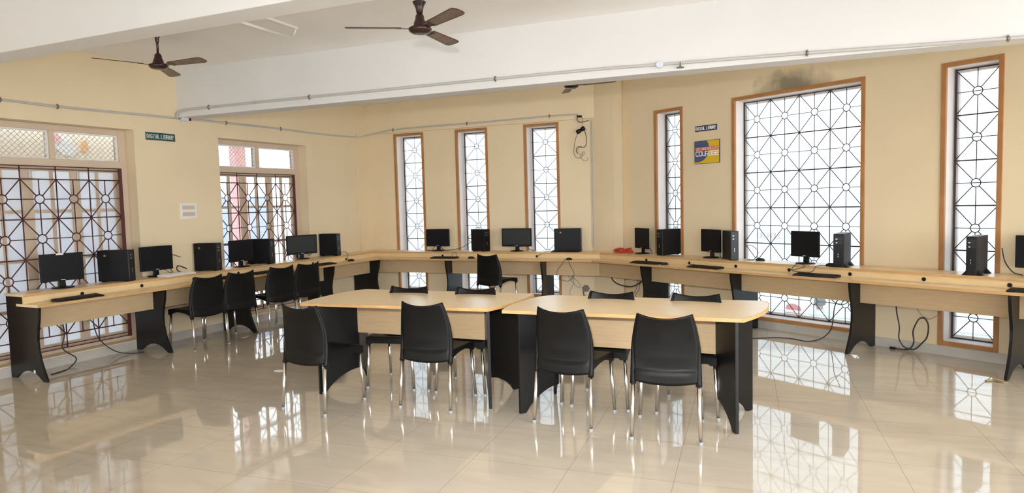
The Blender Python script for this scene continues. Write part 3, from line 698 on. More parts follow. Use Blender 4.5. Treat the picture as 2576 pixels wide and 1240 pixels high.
def tower(k, s, off, theta, side, w, d, lab, h=0.357, m_='case', badge=False, feet=False):
    """(s, off): bottom corner between the front and the side turned to the camera; side = +1 when the front faces right of the camera's line"""
    K = wo(k, s, off, ZS + .0006); a = towards_cam(K); th = math.radians(theta)
    phi = a + th if side > 0 else a - th
    rz = phi - PI / 2; R = Matrix.Rotation(rz, 4, 'Z')
    c = K - (R @ Vector((side * w / 2, d / 2, 0)))
    t = empty('computer_tower', c, rz, lab, 'computer', 'computer towers on the desks'); T = lm(t)
    MB(T).box(-w / 2, w / 2, -d / 2, d / 2 - .022, 0.008, h).build('casing', M[m_], t, bevel=0.003)
    fp = MB(T).box(-w / 2, w / 2, d / 2 - .0215, d / 2, 0.004, h).build('front_panel', M['front'], t, bevel=0.004)
    MB(T).box(-w * .36, w * .36, d / 2 - .001, d / 2 + .0012, h * .80, h * .91).build('disc_drive', M['case_grey'], fp)
    MB(T).box(-w * .36, w * .36, d / 2 - .001, d / 2 + .0012, h * .70, h * .78).build('drive_cover', M['case_grey'], fp)
    MB(T).box(w * .10, w * .30, d / 2 + .001, d / 2 + .0026, h * .83, h * .85).build('eject_button', M['button'], fp)
    MB(T).box(w * .12, w * .26, d / 2, d / 2 + .003, h * .72, h * .745).build('power_button', M['button'], fp)
    for q in range(2): MB(T).box(w * .02, w * .07, d / 2 - .001, d / 2 + .0015, h * (.30 + .07 * q), h * (.345 + .07 * q)).build('usb_port', M['button'], fp)
    for sy in (-1, 1): MB(T).box(-w * .45, w * .45, sy * d * .36 - .02, sy * d * .36 + .02, 0.0, 0.009).build('foot', M['keys'], t)
    if badge:
        Mx = T @ Matrix.Translation(Vector((side * w / 2, -d * .26, h * .83))) @ Matrix.Rotation(side * PI / 2, 4, 'Y')
        MB().lathe([(0.0145, -0.001), (0.0145, 0.0015), (0.011, 0.002)], 18, M4=Mx).build('badge', M['badge'], t)
    if feet:
        for sy in (-1, 1):
            b = MB(T)
            for sx in (-1, 1):
                b.prism([(sx * w / 2, 0.0), (sx * (w / 2 + .038), 0.0), (sx * (w / 2 + .030), 0.008), (sx * (w / 2 + .001), 0.045)], sy * d * .36 - .03, sy * d * .36 + .03, 'xz')
            b.build('stand_foot', M['case'], t)
    return t
LF = -3.8
monitor('L', 5.31, 0.135, 0.415, LF - 6, 'black monitor with a white sticker on top, left end of the left wall desk', sticker=True)
monitor('L', 4.235, 0.14, 0.41, LF - 2, 'black monitor in front of plain wall, second monitor from the left')
monitor('L', 3.031, 0.205, 0.40, LF, 'black monitor partly before a tower, under the second left window')
monitor('L', 1.83, 0.14, 0.50, LF - 18, 'wide dark grey monitor at the right edge of the second left window', screen='screen_grey')
monitor('B', 1.442, 0.135, 0.43, -88, 'black monitor on the back desk beside the first narrow window')
monitor('B', 2.874, 0.135, 0.51, -90, 'wide black monitor on the back desk, left of the third narrow window', screen='screen_grey')
monitor('R', 0.735, 0.13, 0.36, -138, 'black monitor turned sharply left beside the corner pillar and red cable')
monitor('R', 1.905, 0.13, 0.36, -134, 'black monitor below the yellow poster on the right wall desk')
monitor('R', 3.182, 0.145, 0.36, -128, 'black monitor standing before the middle of the large window')
monitor('R', 5.33, 0.13, 0.37, -122, 'black monitor cut off by the right edge of the photo')
tower('L', 4.700, 0.335, 60, 1, 0.11, 0.36, 'black computer tower in front of the first left window, badge on its side', badge=True)
tower('L', 3.530, 0.338, 60, 1, 0.11, 0.315, 'black computer tower with badge before the left edge of the second left window', badge=True)
tower('L', 2.642, 0.335, 58, 1, 0.115, 0.36, 'black computer tower standing directly behind a monitor at the second left window')
tower('L', 1.262, 0.335, 60, 1, 0.115, 0.315, 'black computer tower nearest the left back corner of the room')
tower('B', 2.355, 0.245, 45, 1, 0.125, 0.31, 'black computer tower in front of the second narrow back window')
tower('B', 3.955, 0.165, 86, 1, 0.12, 0.42, 'wide black computer tower side-on before the third narrow back window', badge=True)
tower('R', 1.215, 0.262, 46, -1, 0.11, 0.35, 'black computer tower before the narrow window on the right wall')
tower('R', 2.335, 0.325, 20, 1, 0.095, 0.30, 'dark grey computer tower at the left edge of the large window', m_='case_grey')
tower('R', 3.716, 0.342, 12, -1, 0.105, 0.325, 'slim charcoal computer tower on feet at the right edge of the large window', m_='case_grey', feet=True)
tower('R', 4.915, 0.342, 15, -1, 0.085, 0.325, 'slim black computer tower on feet before the far right window', m_='case_grey', feet=True)

def keyboard(loc, rz, lab, w=0.455, white=False):
    k = empty('keyboard', loc, rz, lab, 'keyboard', 'keyboards on the desks'); T = lm(k)
    MB(T).prism([(-.072, 0.0), (.072, 0.0), (.074, 0.022), (.060, 0.026), (-.062, 0.014), (-.074, 0.010)], -w / 2, w / 2, 'yz').build('base', M['white_plastic' if white else 'keys'], k, bevel=0.003)
    b = MB(T)
    for r in range(5):
        y = -.045 + r * .0215; z = 0.0145 + (y + .06) * 0.095
        x = -w / 2 + .014; i = 0
        while x < w / 2 - .02:
            l = 0.0175 if not (r == 0 and 3 < i < 5) else 0.11
            x1 = min(x + l, w / 2 - .012)
            b.box(x, x1 - .0025, y - .0085, y + .0085, z - .004, z + .0045); x = x1; i += 1
    b.build('keys', M['white_plastic' if white else 'front'], k, kind='stuff')
    return k
def rot_of(k): return math.atan2(FR[k][1].y, FR[k][1].x) + (PI if k == 'L' else 0)
KB = [('L', 5.36, 0.475, 'black keyboard at the left end of the left wall worktop'), ('L', 3.70, 0.465, 'black keyboard behind the first two chairs of the left desk'),
      ('L', 2.86, 0.475, 'black keyboard on the worktop below the second left window'), ('L', 1.76, 0.475, 'black keyboard on the worktop near the left back corner'),
      ('B', 1.735, 0.470, 'black keyboard on the back worktop left of the lone chair'), ('R', 1.11, 0.470, 'black keyboard with its mouse near the corner pillar'),
      ('R', 2.07, 0.480, 'black keyboard below the yellow poster'), ('R', 3.49, 0.480, 'black keyboard with tangled cord below the large window'), ('R', 5.43, 0.485, 'black keyboard cut off by the right photo edge')]
for n, (k, s, off, l) in enumerate(KB): keyboard(wo(k, s, off, ZD + .0006), rot_of(k) + (0.03, -0.05, 0.02, -0.03, 0.02, 0.04, -0.03, 0.05, 0.02)[n], l)
keyboard(wo('L', 4.06, 0.262, ZS + .0006), rot_of('L') + 0.12, 'white keyboard lying on the upper shelf before the second monitor', white=True)
keyboard(wo('B', 3.73, 0.268, ZS + .0006), rot_of('B') + 0.06, 'black keyboard lying on the shelf at the wide side-on tower', w=0.43)
def mouse(loc, rz, lab):
    m = empty('computer_mouse', loc, rz, lab, 'mouse', 'mice on the desks'); T = lm(m)
    def top(u, v):
        a = 2 * PI * u; r = math.sin(v * PI / 2)
        x = 0.030 * r * math.cos(a); y = 0.056 * r * math.sin(a)
        return (T @ Vector((x, y, 0.034 * math.cos(v * PI / 2) ** 0.7 * (1 - 2.2 * y) + 0.001)))
    b = MB(); n = 20; rings = []
    for j in range(1, 8): rings.append([b._v(top(i / n, j / 7)) for i in range(n)])
    c = b._v(top(0, 0))
    for i in range(n): b._f([c, rings[0][i], rings[0][(i + 1) % n]], True)
    for a, d in zip(rings, rings[1:]):
        for i in range(n): b._f([a[i], d[i], d[(i + 1) % n], a[(i + 1) % n]], True)
    b._f(rings[-1])
    b.build('body', M['keys'], m)
    MB(T).box(-.003, .003, .018, .036, .024, .0335).build('scroll_wheel', M['glide'], m)
    return m
for k, s, off, z, r, l in (('L', 1.09, 0.46, ZD, 0.4, 'black mouse on a dark pad by the left back corner'), ('B', 2.215, 0.46, ZD, -1.2, 'black mouse on the back worktop left of the lone chair'),
                           ('R', 1.425, 0.47, ZD, -0.3, 'black mouse right of the keyboard near the corner pillar'), ('R', 2.62, 0.15, ZS, -1.3, 'black mouse on the shelf at the foot of the large window'),
                           ('R', 3.545, 0.275, ZS, -0.9, 'black mouse beside the slim charcoal tower on feet'), ('B', 3.87, 0.545, ZD, 1.2, 'round black mouse hanging its cord over the back worktop edge')):
    mouse(wo(k, s, off, z + .0006), rot_of(k) + r, l)
# ------------------------------------------------------------------ ceiling fans and tube light
def fan(hub, ang, drop_cup, lab, zc=ZC, big=True):
    x, y, z = hub
    f = empty('ceiling_fan', (x, y, zc), 0, lab, 'fan', 'brown ceiling fans')
    MB().tube([(x, y, z + .115), (x, y, zc - .002)], 0.0115, 12).build('down_rod', M['fan'], f)
    cw = 1.0 if big else 0.62
    MB().lathe([(0.012, -0.050), (0.026 * cw, -0.042), (0.030 * cw, -0.012), (0.036 * cw, 0.004), (0.050 * cw, 0.030), (0.054 * cw, 0.038), (0.050 * cw, 0.041)], 24, (x, y, drop_cup)).build('canopy', M['fan'], f)
    MB().lathe([(0.030, -0.034), (0.066, -0.029), (0.086, -0.014), (0.092, 0.0), (0.088, 0.009), (0.056, 0.018), (0.054, 0.03), (0.049, 0.036), (0.048, 0.05), (0.043, 0.056), (0.041, 0.068), (0.036, 0.074), (0.033, 0.10), (0.022, 0.122)], 36, (x, y, z)).build('motor', M['fan'], f)
    for q in range(3):
        a = math.radians(ang + 120 * q); R = Matrix.Translation(Vector((x, y, z + 0.005))) @ Matrix.Rotation(a, 4, 'Z') @ Matrix.Rotation(math.radians(-11), 4, 'X')
        MB(R).prism([(0.075, -0.016), (0.15, -0.028), (0.185, -0.028), (0.185, 0.028), (0.15, 0.028), (0.075, 0.016)], -0.004, 0.001).build('blade_arm', M['fan'], f, bevel=0.002)
        out = [(0.145, -0.042), (0.52, -0.060), (0.553, -0.055), (0.568, -0.032), (0.570, 0.02), (0.556, 0.046), (0.52, 0.055), (0.145, 0.042)]
        b = MB(R); b.prism(out, 0.0015, 0.0045)
        bl = b.build('blade', M['fan_blade'], f)
        e = MB(R); e.tube([(px, py, 0.003) for px, py in out], 0.0036, 6, closed=True); e.build('blade_edge', M['fan_edge'], bl)
    return f
fan((4.223, -5.32, 2.985), 90, 3.155, 'brown ceiling fan in the middle of the ceiling, nearest to the camera')
fan((1.091, -5.07, 3.070), 4, 3.345, 'brown ceiling fan at the upper left, before the left wall', big=False)
fan((4.41, -2.00, 3.036), -5, 3.345, 'brown ceiling fan half hidden behind the white beam')
t = empty('tube_light', (2.42, -5.2, ZC), 0, 'white tube light fitted to the ceiling left of the middle fan', 'light')
MB().box(2.385, 2.425, -5.75, -4.58, 3.375, ZC - .001).build('batten', M['white_plastic'], t, bevel=0.003)
MB().tube([(2.345, -5.72, 3.300), (2.345, -4.60, 3.300)], 0.014, 12).build('lamp_tube', M['tube'], t)
for y in (-5.735, -4.565): MB().tube([(2.405, y - .02, 3.385), (2.385, y - .02, 3.34), (2.345, y - .02, 3.300)], 0.011, 8).build('tube_holder', M['white_plastic'], t)

# ------------------------------------------------------------------ signs, poster, socket plate
def board(k, s0, s1, z0, z1, name, m, label, cat, th=0.008):
    o = empty(name, wo(k, (s0 + s1) / 2, 0.002, z0), 0, label, cat)
    MB(FM(k)).box(s0, s1, 0.001, th, z0, z1).build('board', m, o, bevel=0.001); return o
sg = board('L', 3.785, 4.178, 2.497, 2.590, 'sign', M['green'], 'dark green sign reading DIGITAL LIBRARY on the left wall', 'sign')
b = MB(); T = FM('L'); letters(b, 'DIGITAL LIBRARY', -4.163, -3.806, 2.520, 0.046, lambda x, y, e: T @ Vector((-x, 0.0084 + e, y)), 0.0095, serif=True, gap=1.22); b.build('lettering', M['sign_grey'], sg)
sg = board('R', 1.576, 1.914, 2.492, 2.565, 'sign', M['navy'], 'small navy sign reading DIGITAL LIBRARY above the yellow poster', 'sign')
b = MB(); T2_ = FM('R'); letters(b, 'DIGITAL LIBRARY', 1.588, 1.902, 2.509, 0.040, lambda x, y, e: T2_ @ Vector((x, 0.0084 + e, y)), 0.0078, serif=True, gap=1.22); b.build('lettering', M['sign_white'], sg)
ps = board('R', 1.568, 1.958, 2.068, 2.368, 'poster', M['iron'], 'yellow and blue motivational poster on the right wall', 'poster', 0.014)
P2 = lambda lift: (lambda x, y, e: T2_ @ Vector((x, lift + e, y)))
MB(T2_).box(1.573, 1.953, 0.0138, 0.0143, 2.073, 2.363).build('yellow_face', M['yellow'], ps)
# blue field: a large disc entering from the left, cut by the poster's edges
cxp, czp, rp = 1.615, 2.262, 0.185
pl = []
for i in range(64):
    a = 2 * PI * i / 64; pl.append((min(max(cxp + rp * math.cos(a), 1.5735), 1.9525), min(max(czp + rp * math.sin(a) * 0.93, 2.0735), 2.3625)))
MB(T2_).prism([(s_, z_) for s_, z_ in pl], 0.0144, 0.0148, 'xz').build('blue_field', M['poster_blue'], ps)
for a, c, w_txt in ((1.588, 1.668, 'GOOD'), (1.675, 1.806, 'CHARACTER'), (1.813, 1.938, 'REQUIRES')):
    MB(T2_).box(a, c, 0.0149, 0.0153, 2.236, 2.284).build('red_band', M['poster_red'], ps)
    b = MB(); letters(b, w_txt, a + .004, c - .001, 2.243, 0.034, P2(0.0155), 0.0042, gap=1.2); b.build('lettering', M['poster_pale'], ps)
b = MB(); letters(b, 'courage', 1.592, 1.950, 2.172, 0.062, P2(0.0162), 0.0095, gap=1.22); b.build('lettering', M['sign_white'], ps)
sw = empty('socket_plate', wo('L', 3.65, 0.002, 1.525), 0, 'white square wall plate with two tan slots below the green sign', 'wall plate')
MB(FM('L')).box(3.535, 3.775, 0.001, 0.014, 1.525, 1.725).build('plate', M['white_plastic'], sw, bevel=0.003)
for z in (1.56, 1.645): MB(FM('L')).box(3.565, 3.745, 0.0142, 0.018, z, z + .05).build('slot', M['socket_tan'], sw, bevel=0.001)

# ------------------------------------------------------------------ conduit, boxes, hooks
def conduit(pts, label, clips, r=0.0125, up=Vector((0, 0, 1))):
    P = smooth_path(pts, 5)
    o = MB().tube(P, r, 10).build('conduit_pipe', M['pipe'], label=label, category='pipe', group='grey conduit pipes')
    for i in clips:
        p = Vector(pts[i]); d = (Vector(pts[min(i + 1, len(pts) - 1)]) - Vector(pts[max(i - 1, 0)])).normalized(); w_ = d * 0.011
        c = MB(); c.tube([p - w_, p + w_], r * 1.28, 10)
        for sgn in (-1, 1): c.box(p.x - .006, p.x + .006, p.y - .006, p.y + .006, p.z + sgn * .018 - .010, p.z + sgn * .018 + .010)
        c.build('pipe_clip', M['clip'], o)
    return o
Lp = [(6.6, 2.785), (5.713, 2.778), (5.172, 2.772), (4.497, 2.782), (3.70, 2.796), (3.0, 2.806), (2.02, 2.812), (1.235, 2.802), (0.33, 2.825)]
Bp = [(0.60, 2.925), (1.32, 2.937), (2.018, 2.936), (2.75, 2.944), (3.45, 2.952), (3.90, 2.944)]
conduit([wo('L', s, 0.016, z) for s, z in Lp[:5]], 'grey conduit pipe along the left wall, left of the beam', [1, 2])
conduit([wo('L', s, 0.016, z) for s, z in Lp[4:]] + [Vector((0.075, -0.10, 2.862))] + [wo('B', s, 0.072, z) for s, z in Bp], 'grey conduit pipe bending round the left back corner above the narrow windows', [1, 2, 6, 8, 10])
def bface(x): return BA + BD * ((x - BA.x) / BD.x)
def bpt(x, z, o=0.016): p = bface(x); return Vector((p.x, p.y - o, z))
conduit([Vector((-0.225, -3.735, 2.79)), Vector((-0.222, -3.745, 2.85)), bpt(-0.12, 2.885), bpt(0.29, 2.892), bpt(1.79, 2.893), bpt(4.10, 2.893), bpt(5.18, 2.888), bpt(5.76, 2.875), bpt(7.02, 2.850), bpt(8.47, 2.812), bpt(9.6, 2.80)], 'grey conduit pipe along the face of the white beam', [3, 4, 5, 8, 9], 0.0145)
jb = empty('junction_box', wo('L', 3.66, 0.002, 2.79), 0, 'pale junction box where the left wall pipe meets the beam', 'junction box')
MB(FM('L')).box(3.60, 3.70, 0.003, 0.05, 2.765, 2.825).build('box', M['box_blue'], jb, bevel=0.006)
MB(FM('L')).box(3.575, 3.605, 0.035, 0.06, 2.775, 2.81).build('plug', M['cable'], jb, bevel=0.004)
p = bface(5.76); cr = empty('ceiling_rose', (p.x, p.y, 2.873), 0, 'pale blue round box on the beam pipe', 'junction box')
MB().lathe([(0.030, 0), (0.034, 0.006), (0.032, 0.024), (0.026, 0.028)], 24, M4=Matrix.Translation(Vector((p.x, p.y - .018, 2.873))) @ Matrix.Rotation(PI / 2, 4, 'X')).build('round_box', M['box_blue'], cr)
p = bface(5.95); MB().lathe([(0.005, 0.05), (0.006, 0.02), (0.012, 0.012), (0.034, 0.004), (0.036, 0.0)], 16, (p.x, p.y - .04, 2.823)).build('hanging_hook', M['clip'], label='small dull metal hook hanging under the beam pipe', category='hook')
MB(FM('B')).box(4.085, 4.107, 0.001, 0.016, 0.90, 2.84).build('cable_duct', M['pipe'], label='thin grey vertical cable duct beside the corner pillar', category='pipe')

# ------------------------------------------------------------------ loose devices and cables
dv = empty('hanging_gadget', wo('B', 3.95, 0.06, 2.69), 0, 'black gadget hanging from cables beside the corner pillar', 'gadget')
Td = FM('B') @ Matrix.Translation(Vector((3.955, 0.09, 2.70))) @ Matrix.Rotation(math.radians(62), 4, 'Y')
MB(Td).lathe([(0.030, -0.07), (0.034, -0.065), (0.034, -0.02), (0.026, -0.012), (0.026, 0.012), (0.034, 0.02), (0.034, 0.062), (0.028, 0.07)], 18).build('body', M['front'], dv)
MB(FM('B')).box(3.90, 3.97, 0.056, 0.085, 2.895, 2.925).build('adapter', M['front'], label='black adapter at the end of the back wall pipe', category='adapter', bevel=0.004)
def cable(pts, r, m, label, n=6, cat='cable'):
    return MB().tube(smooth_path(pts, n), r, 6).build('cable', M[m], label=label, category=cat)
w_ = lambda k, *q: [wo(k, *x) for x in q]
cable(w_('B', (3.90, .07, 2.945), (3.895, .07, 2.87), (3.93, .07, 2.825), (4.00, .07, 2.825), (4.08, .07, 2.84)), 0.010, 'cable_grey', 'grey cable looping below the end of the back wall pipe')
cable(w_('B', (3.965, .075, 2.90), (3.99, .075, 2.85), (3.975, .075, 2.78), (3.97, .08, 2.73)), 0.003, 'cable', 'thin black lead holding the hanging gadget')
cable(w_('B', (4.01, .08, 2.69), (4.035, .07, 2.60), (4.03, .07, 2.48), (3.99, .07, 2.44), (3.90, .07, 2.45), (3.87, .07, 2.40), (3.89, .07, 2.35)), 0.005, 'cable', 'black lead dropping from the hanging gadget')
lp = [(3.92 + 0.045 * math.cos(q * .55) + .004 * q, .07 + .004 * math.sin(q * 1.7), 2.43 - .0075 * q + 0.045 * math.sin(q * .55)) for q in range(26)]
cable(w_('B', *lp), 0.0035, 'cable_grey', 'coiled grey cable hanging beside the third narrow window', 3)
cable(w_('B', (3.90, .08, 2.66), (3.86, .075, 2.55), (3.835, .07, 2.42), (3.84, .07, 2.33), (3.89, .07, 2.28), (3.96, .07, 2.30), (3.98, .07, 2.36)), 0.0035, 'cable', 'long looped black lead below the hanging gadget')
cable(w_('R', (4.134, .10, .52), (4.140, .10, .40), (4.168, .10, .25), (4.165, .10, .13), (4.20, .08, .05), (4.245, .05, .022), (4.30, .045, .03), (4.36, .05, .10), (4.41, .06, .17), (4.425, .07, .29), (4.395, .08, .36), (4.345, .08, .35), (4.305, .08, .27), (4.285, .07, .20), (4.29, .06, .10), (4.25, .06, .025), (4.19, .07, .012), (4.125, .08, .012)), 0.0065, 'cable', 'thick black power cord looping down below the right wall desk', 8)
MB(FM('R')).box(4.07, 4.125, .068, .092, 0.0006, .026).build('plug', M['front'], label='black plug lying on the floor below the right wall desk', category='plug', bevel=0.004)
cable(w_('R', (4.30, .09, .50), (4.36, .08, .40), (4.43, .06, .355), (4.52, .05, .42), (4.56, .04, .49)), 0.003, 'cable_grey', 'thin grey wire sagging above the black power cord')
cable([Vector((6.30, -2.05, .006)), Vector((6.54, -1.955, .006)), Vector((6.78, -1.85, .006)), Vector((6.95, -1.90, .006)), Vector((7.07, -1.985, .006)), wo('R', 3.39, .20, .02), wo('R', 3.455, .11, .11), wo('R', 3.468, .07, .25), wo('R', 3.475, .05, .38), wo('R', 3.54, .05, .52)], 0.0055, 'cable', 'long black cord across the floor rising to the large window')
cable(w_('R', (3.36, .04, .56), (3.42, .04, .46), (3.52, .04, .40), (3.62, .05, .44), (3.70, .06, .55)), 0.0045, 'cable', 'thin black cord sagging before the foot of the large window')
cable(w_('L', (5.33, .10, .52), (5.31, .10, .35), (5.34, .10, .2), (5.22, .12, .07), (5.35, .22, .006), (5.46, .30, .006), (5.60, .34, .006)), 0.006, 'cable', 'black cord dropping behind the left end desk panel to the floor')
cable(w_('L', (4.98, .06, .52), (4.96, .05, .33), (4.90, .06, .18), (4.78, .12, .05), (4.66, .20, .008), (4.55, .28, .006)), 0.006, 'cable', 'black cord curving to the floor below the first left window')
cable(w_('B', (3.82, .572, .765), (3.78, .59, .70), (3.70, .585, .60), (3.68, .55, .52), (3.72, .52, .46), (3.82, .50, .43), (3.90, .51, .47), (3.95, .56, .56), (3.91, .59, .66), (3.885, .59, .72), (3.88, .575, .772)), 0.0035, 'cable', 'thin black cord looping over the back worktop edge')
cable(w_('R', (0.30, .33, .51), (0.36, .33, .44), (0.47, .33, .40), (0.60, .32, .385), (0.74, .32, .40), (0.92, .33, .49)), 0.008, 'cable', 'black cable slung under the worktop by the corner pillar')
for n, (k, q) in enumerate((('B', [(3.68, .12, .52), (3.74, .07, .40), (3.82, .04, .30), (3.88, .04, .27)]), ('B', [(3.70, .10, .52), (3.76, .07, .44), (3.86, .05, .36), (3.96, .03, .16), (3.98, .03, .04)]), ('B', [(3.76, .10, .52), (3.79, .07, .36), (3.72, .06, .2), (3.74, .05, .05)]))):
    cable(w_(k, *q), 0.004, 'cable_grey', ('thin grey wire running to the mauve rosette under the back desk', 'thin grey wire crossing the wall behind the mauve rosette', 'thin grey wire hanging left of the mauve rosette')[n])
for n, q in enumerate(([(0.62, .10, .52), (0.56, .06, .34), (0.46, .05, .2), (0.40, .04, .05)], [(0.66, .10, .52), (0.61, .06, .33), (0.52, .05, .22), (0.46, .04, .05)], [(0.72, .10, .52), (0.78, .05, .35), (0.88, .04, .22), (0.92, .04, .05)])):
    cable(w_('R', *q), 0.005, 'cable_grey', ('bundled grey wire under the desk by the corner pillar, left strand', 'bundled grey wire under the desk by the corner pillar, middle strand', 'single grey wire under the desk by the corner pillar, right strand')[n])
# mauve rosette
ro = MB(FM('B'))
for q in range(6):
    a = q * PI / 3; ro.lathe([(0.006, 0.0), (0.024, 0.003), (0.027, 0.012), (0.022, 0.022), (0.008, 0.026)], 12, M4=Matrix.Translation(Vector((3.975 + .030 * math.cos(a), 0.014, 0.262 + .028 * math.sin(a)))) @ Matrix.Rotation(-PI / 2, 4, 'X'))
ro.lathe([(0.006, 0.0), (0.03, 0.003), (0.03, 0.022), (0.008, 0.03)], 14, M4=Matrix.Translation(Vector((3.975, 0.014, 0.262))) @ Matrix.Rotation(-PI / 2, 4, 'X'))
ro.build('rosette', M['rosette'], label='mauve grey flower shaped rosette on the wall under the back desk', category='rosette')
cable(w_('B', (3.925, .03, .24), (3.94, .03, .15), (3.985, .03, .08), (4.04, .03, .04)), 0.006, 'cable', 'short black lead below the mauve rosette')
# red cable heap on the right shelf
pts = []
for q in range(120):
    a = q * 0.52; pts.append(wo('R', 0.40 + 0.135 * math.cos(a) * (1 + .25 * math.sin(q * .9)) + .02 * math.sin(q * 2.3), 0.17 + 0.075 * math.sin(a) + .015 * math.sin(q * 1.9), ZS + .006 + abs(.030 + .032 * math.sin(q * 1.31)) * (1 if q % 3 else .35)))
cable(pts, 0.0042, 'cable_red', 'heap of coiled red cable on the shelf by the corner pillar', 3)
# leads around the computers
for k, q, r, l in (('L', [(3.86, .08, ZS + .20), (3.98, .05, ZS + .24), (4.01, .06, ZS + .12), (3.99, .12, ZS + .008), (3.88, .14, ZS + .008)], .0045, 'black lead curling up behind the second tower of the left desk'),
                   ('L', [(3.80, .10, ZS + .05), (3.93, .12, ZS + .10), (3.97, .15, ZS + .05), (3.90, .18, ZS + .012), (3.80, .20, ZS + .006)], .007, 'thick black lead coiled between second monitor and second tower'),
                   ('L', [(4.10, .06, ZS + .09), (4.02, .10, ZS + .02), (3.93, .16, ZS + .006)], .0035, 'thin black lead below the second monitor of the left desk'),
                   ('L', [(1.70, .10, ZS + .09), (1.60, .08, ZS + .04), (1.48, .08, ZS + .16)], .004, 'thin black lead between the wide grey monitor and corner tower'),
                   ('L', [(1.17, .33, ZS + .05), (1.08, .34, ZS + .06), (1.03, .345, ZS + .005), (1.05, .36, ZS - .06), (1.09, .42, ZD + .02)], .0035, 'thin black lead dropping from the corner tower to the mouse'),
                   ('B', [(1.46, .10, ZS + .09), (1.52, .10, ZS + .02), (1.62, .10, ZS + .01), (1.85, .08, ZS + .05), (2.02, .07, ZS + .14), (2.12, .07, ZS + .22)], .004, 'black lead from the back desk monitor across to its tower'),
                   ('B', [(1.36, .10, ZS + .08), (1.30, .10, ZS + .01), (1.20, .10, ZS + .006), (1.50, .12, ZS + .006)], .004, 'black lead lying at the foot of the first back desk monitor'),
                   ('B', [(3.02, .10, ZS + .09), (3.06, .10, ZS + .04), (3.16, .10, ZS + .006)], .004, 'black lead under the wide monitor of the back desk'),
                   ('B', [(3.30, .34, ZD + .035), (3.42, .33, ZS + .006), (3.55, .25, ZS + .006), (3.60, .18, ZS + .02)], .0035, 'black lead climbing from the worktop hole to the side-on tower'),
                   ('B', [(1.95, .44, ZD + .03), (1.93, .42, ZD + .085), (1.86, .40, ZD + .09), (1.83, .40, ZD + .03)], .003, 'thin curled lead above the back desk keyboard'),
                   ('R', [(2.38, .10, ZS + .15), (2.46, .10, ZS + .18), (2.56, .10, ZS + .10), (2.52, .14, ZS + .006), (2.46, .16, ZS + .006), (2.60, .15, ZS + .01)], .003, 'thin lead arching from the dark grey tower to the mouse'),
                   ('R', [(0.80, .10, ZS + .09), (0.88, .12, ZS + .07), (0.93, .14, ZS + .006)], .004, 'black lead behind the sharply turned monitor'),
                   ('R', [(2.02, .10, ZS + .06), (2.07, .14, ZS + .006), (2.20, .10, ZS + .006)], .005, 'black lead between the poster monitor and dark grey tower'),
                   ('R', [(3.10, .345, ZD + .035), (3.20, .39, ZD + .05), (3.32, .40, ZD + .09), (3.22, .38, ZD + .11), (3.16, .39, ZD + .04), (3.30, .42, ZD + .03), (3.40, .40, ZD + .04), (3.44, .37, ZS + .006), (3.52, .30, ZS + .008)], .0032, 'tangled black lead above the keyboard below the large window'),
                   ('R', [(5.02, .05, ZS + .24), (5.05, .07, ZS + .12), (5.12, .10, ZS + .03), (5.20, .12, ZS + .008)], .0045, 'thick black lead hanging behind the slim black tower'),
                   ('R', [(1.72, .345, ZD + .035), (1.78, .40, ZD + .02), (1.86, .42, ZD + .03)], .004, 'short black lead from worktop hole to keyboard under the poster')):
    cable(w_(k, *q), r, 'cable', l)
MB().prism([(2.11, -4.80), (2.19, -4.81), (2.21, -4.76), (2.13, -4.75)], 0.0008, 0.006).build('paper_scrap', M['paper'], label='small white paper scrap on the floor left of the chairs', category='paper')
cable([Vector((8.42, -3.27, .006)), Vector((8.48, -3.25, .008)), Vector((8.54, -3.28, .006)), Vector((8.58, -3.27, .006))], 0.009, 'badge', 'short brown scrap of cord on the floor at the right edge')

pic = empty('wall_picture', wo('L', 3.4, -2.99, 2.45), 0, 'faded grey red and orange picture outside, seen through the wire mesh', 'picture')
Tp = FM('L') @ Matrix.Translation(Vector((-0.27, 0, 0)))
MB(Tp).prism([(3.56, 2.50), (3.70, 2.52), (3.82, 2.62), (3.80, 2.74), (3.68, 2.80), (3.56, 2.72), (3.50, 2.60)], -2.999, -2.985, 'xz').build('pale_shape', M['facade'], pic)
MB(Tp).prism([(3.74, 2.70), (3.86, 2.70), (3.88, 2.80), (3.78, 2.84), (3.72, 2.78)], -2.984, -2.975, 'xz').build('red_shape', M['pink'], pic)
MB(Tp).prism([(3.36, 2.56), (3.43, 2.60), (3.41, 2.74), (3.34, 2.76), (3.32, 2.64)], -2.999, -2.985, 'xz').build('orange_shape', M['orange'], pic)

# ------------------------------------------------------------------ beyond the glass: sign, railing, red chair and seated person
sb = empty('sign', wo('R', -1.2, -6.28, 0.60), 0, 'pale outdoor sign with brown letters seen through the large window', 'sign')
MB(FM('R')).box(-1.62, -0.72, -6.298, -6.27, 0.63, 0.83).build('board', M['facade'], sb)
b = MB(); letters(b, 'UR ROLL', -1.50, -0.88, 0.675, 0.115, lambda x, y, e: T2_ @ Vector((x, -6.268 + e * 5, y)), 0.022, serif=True); b.build('lettering', M['faded'], sb)
rl = empty('railing', wo('R', 1.2, -3.6, -1.70), 0, 'pale steel railing outside below the large window', 'railing')
for z in (-0.42, -0.60, -0.85): MB(FM('R')).tube([(-2.5, -3.6, z), (4.5, -3.6, z)], 0.022, 8).build('rail', M['rail'], rl)
for q in range(8): MB(FM('R')).tube([(-2.5 + q, -3.6, -1.70), (-2.5 + q, -3.6, -0.42)], 0.02, 8).build('post', M['rail'], rl)
rc = empty('plastic_chair', wo('R', 0.16, -5.2, -1.70), math.atan2(DR.y, DR.x), 'red moulded chair outside, seen through the foot of the large window', 'chair')
T = lm(rc)
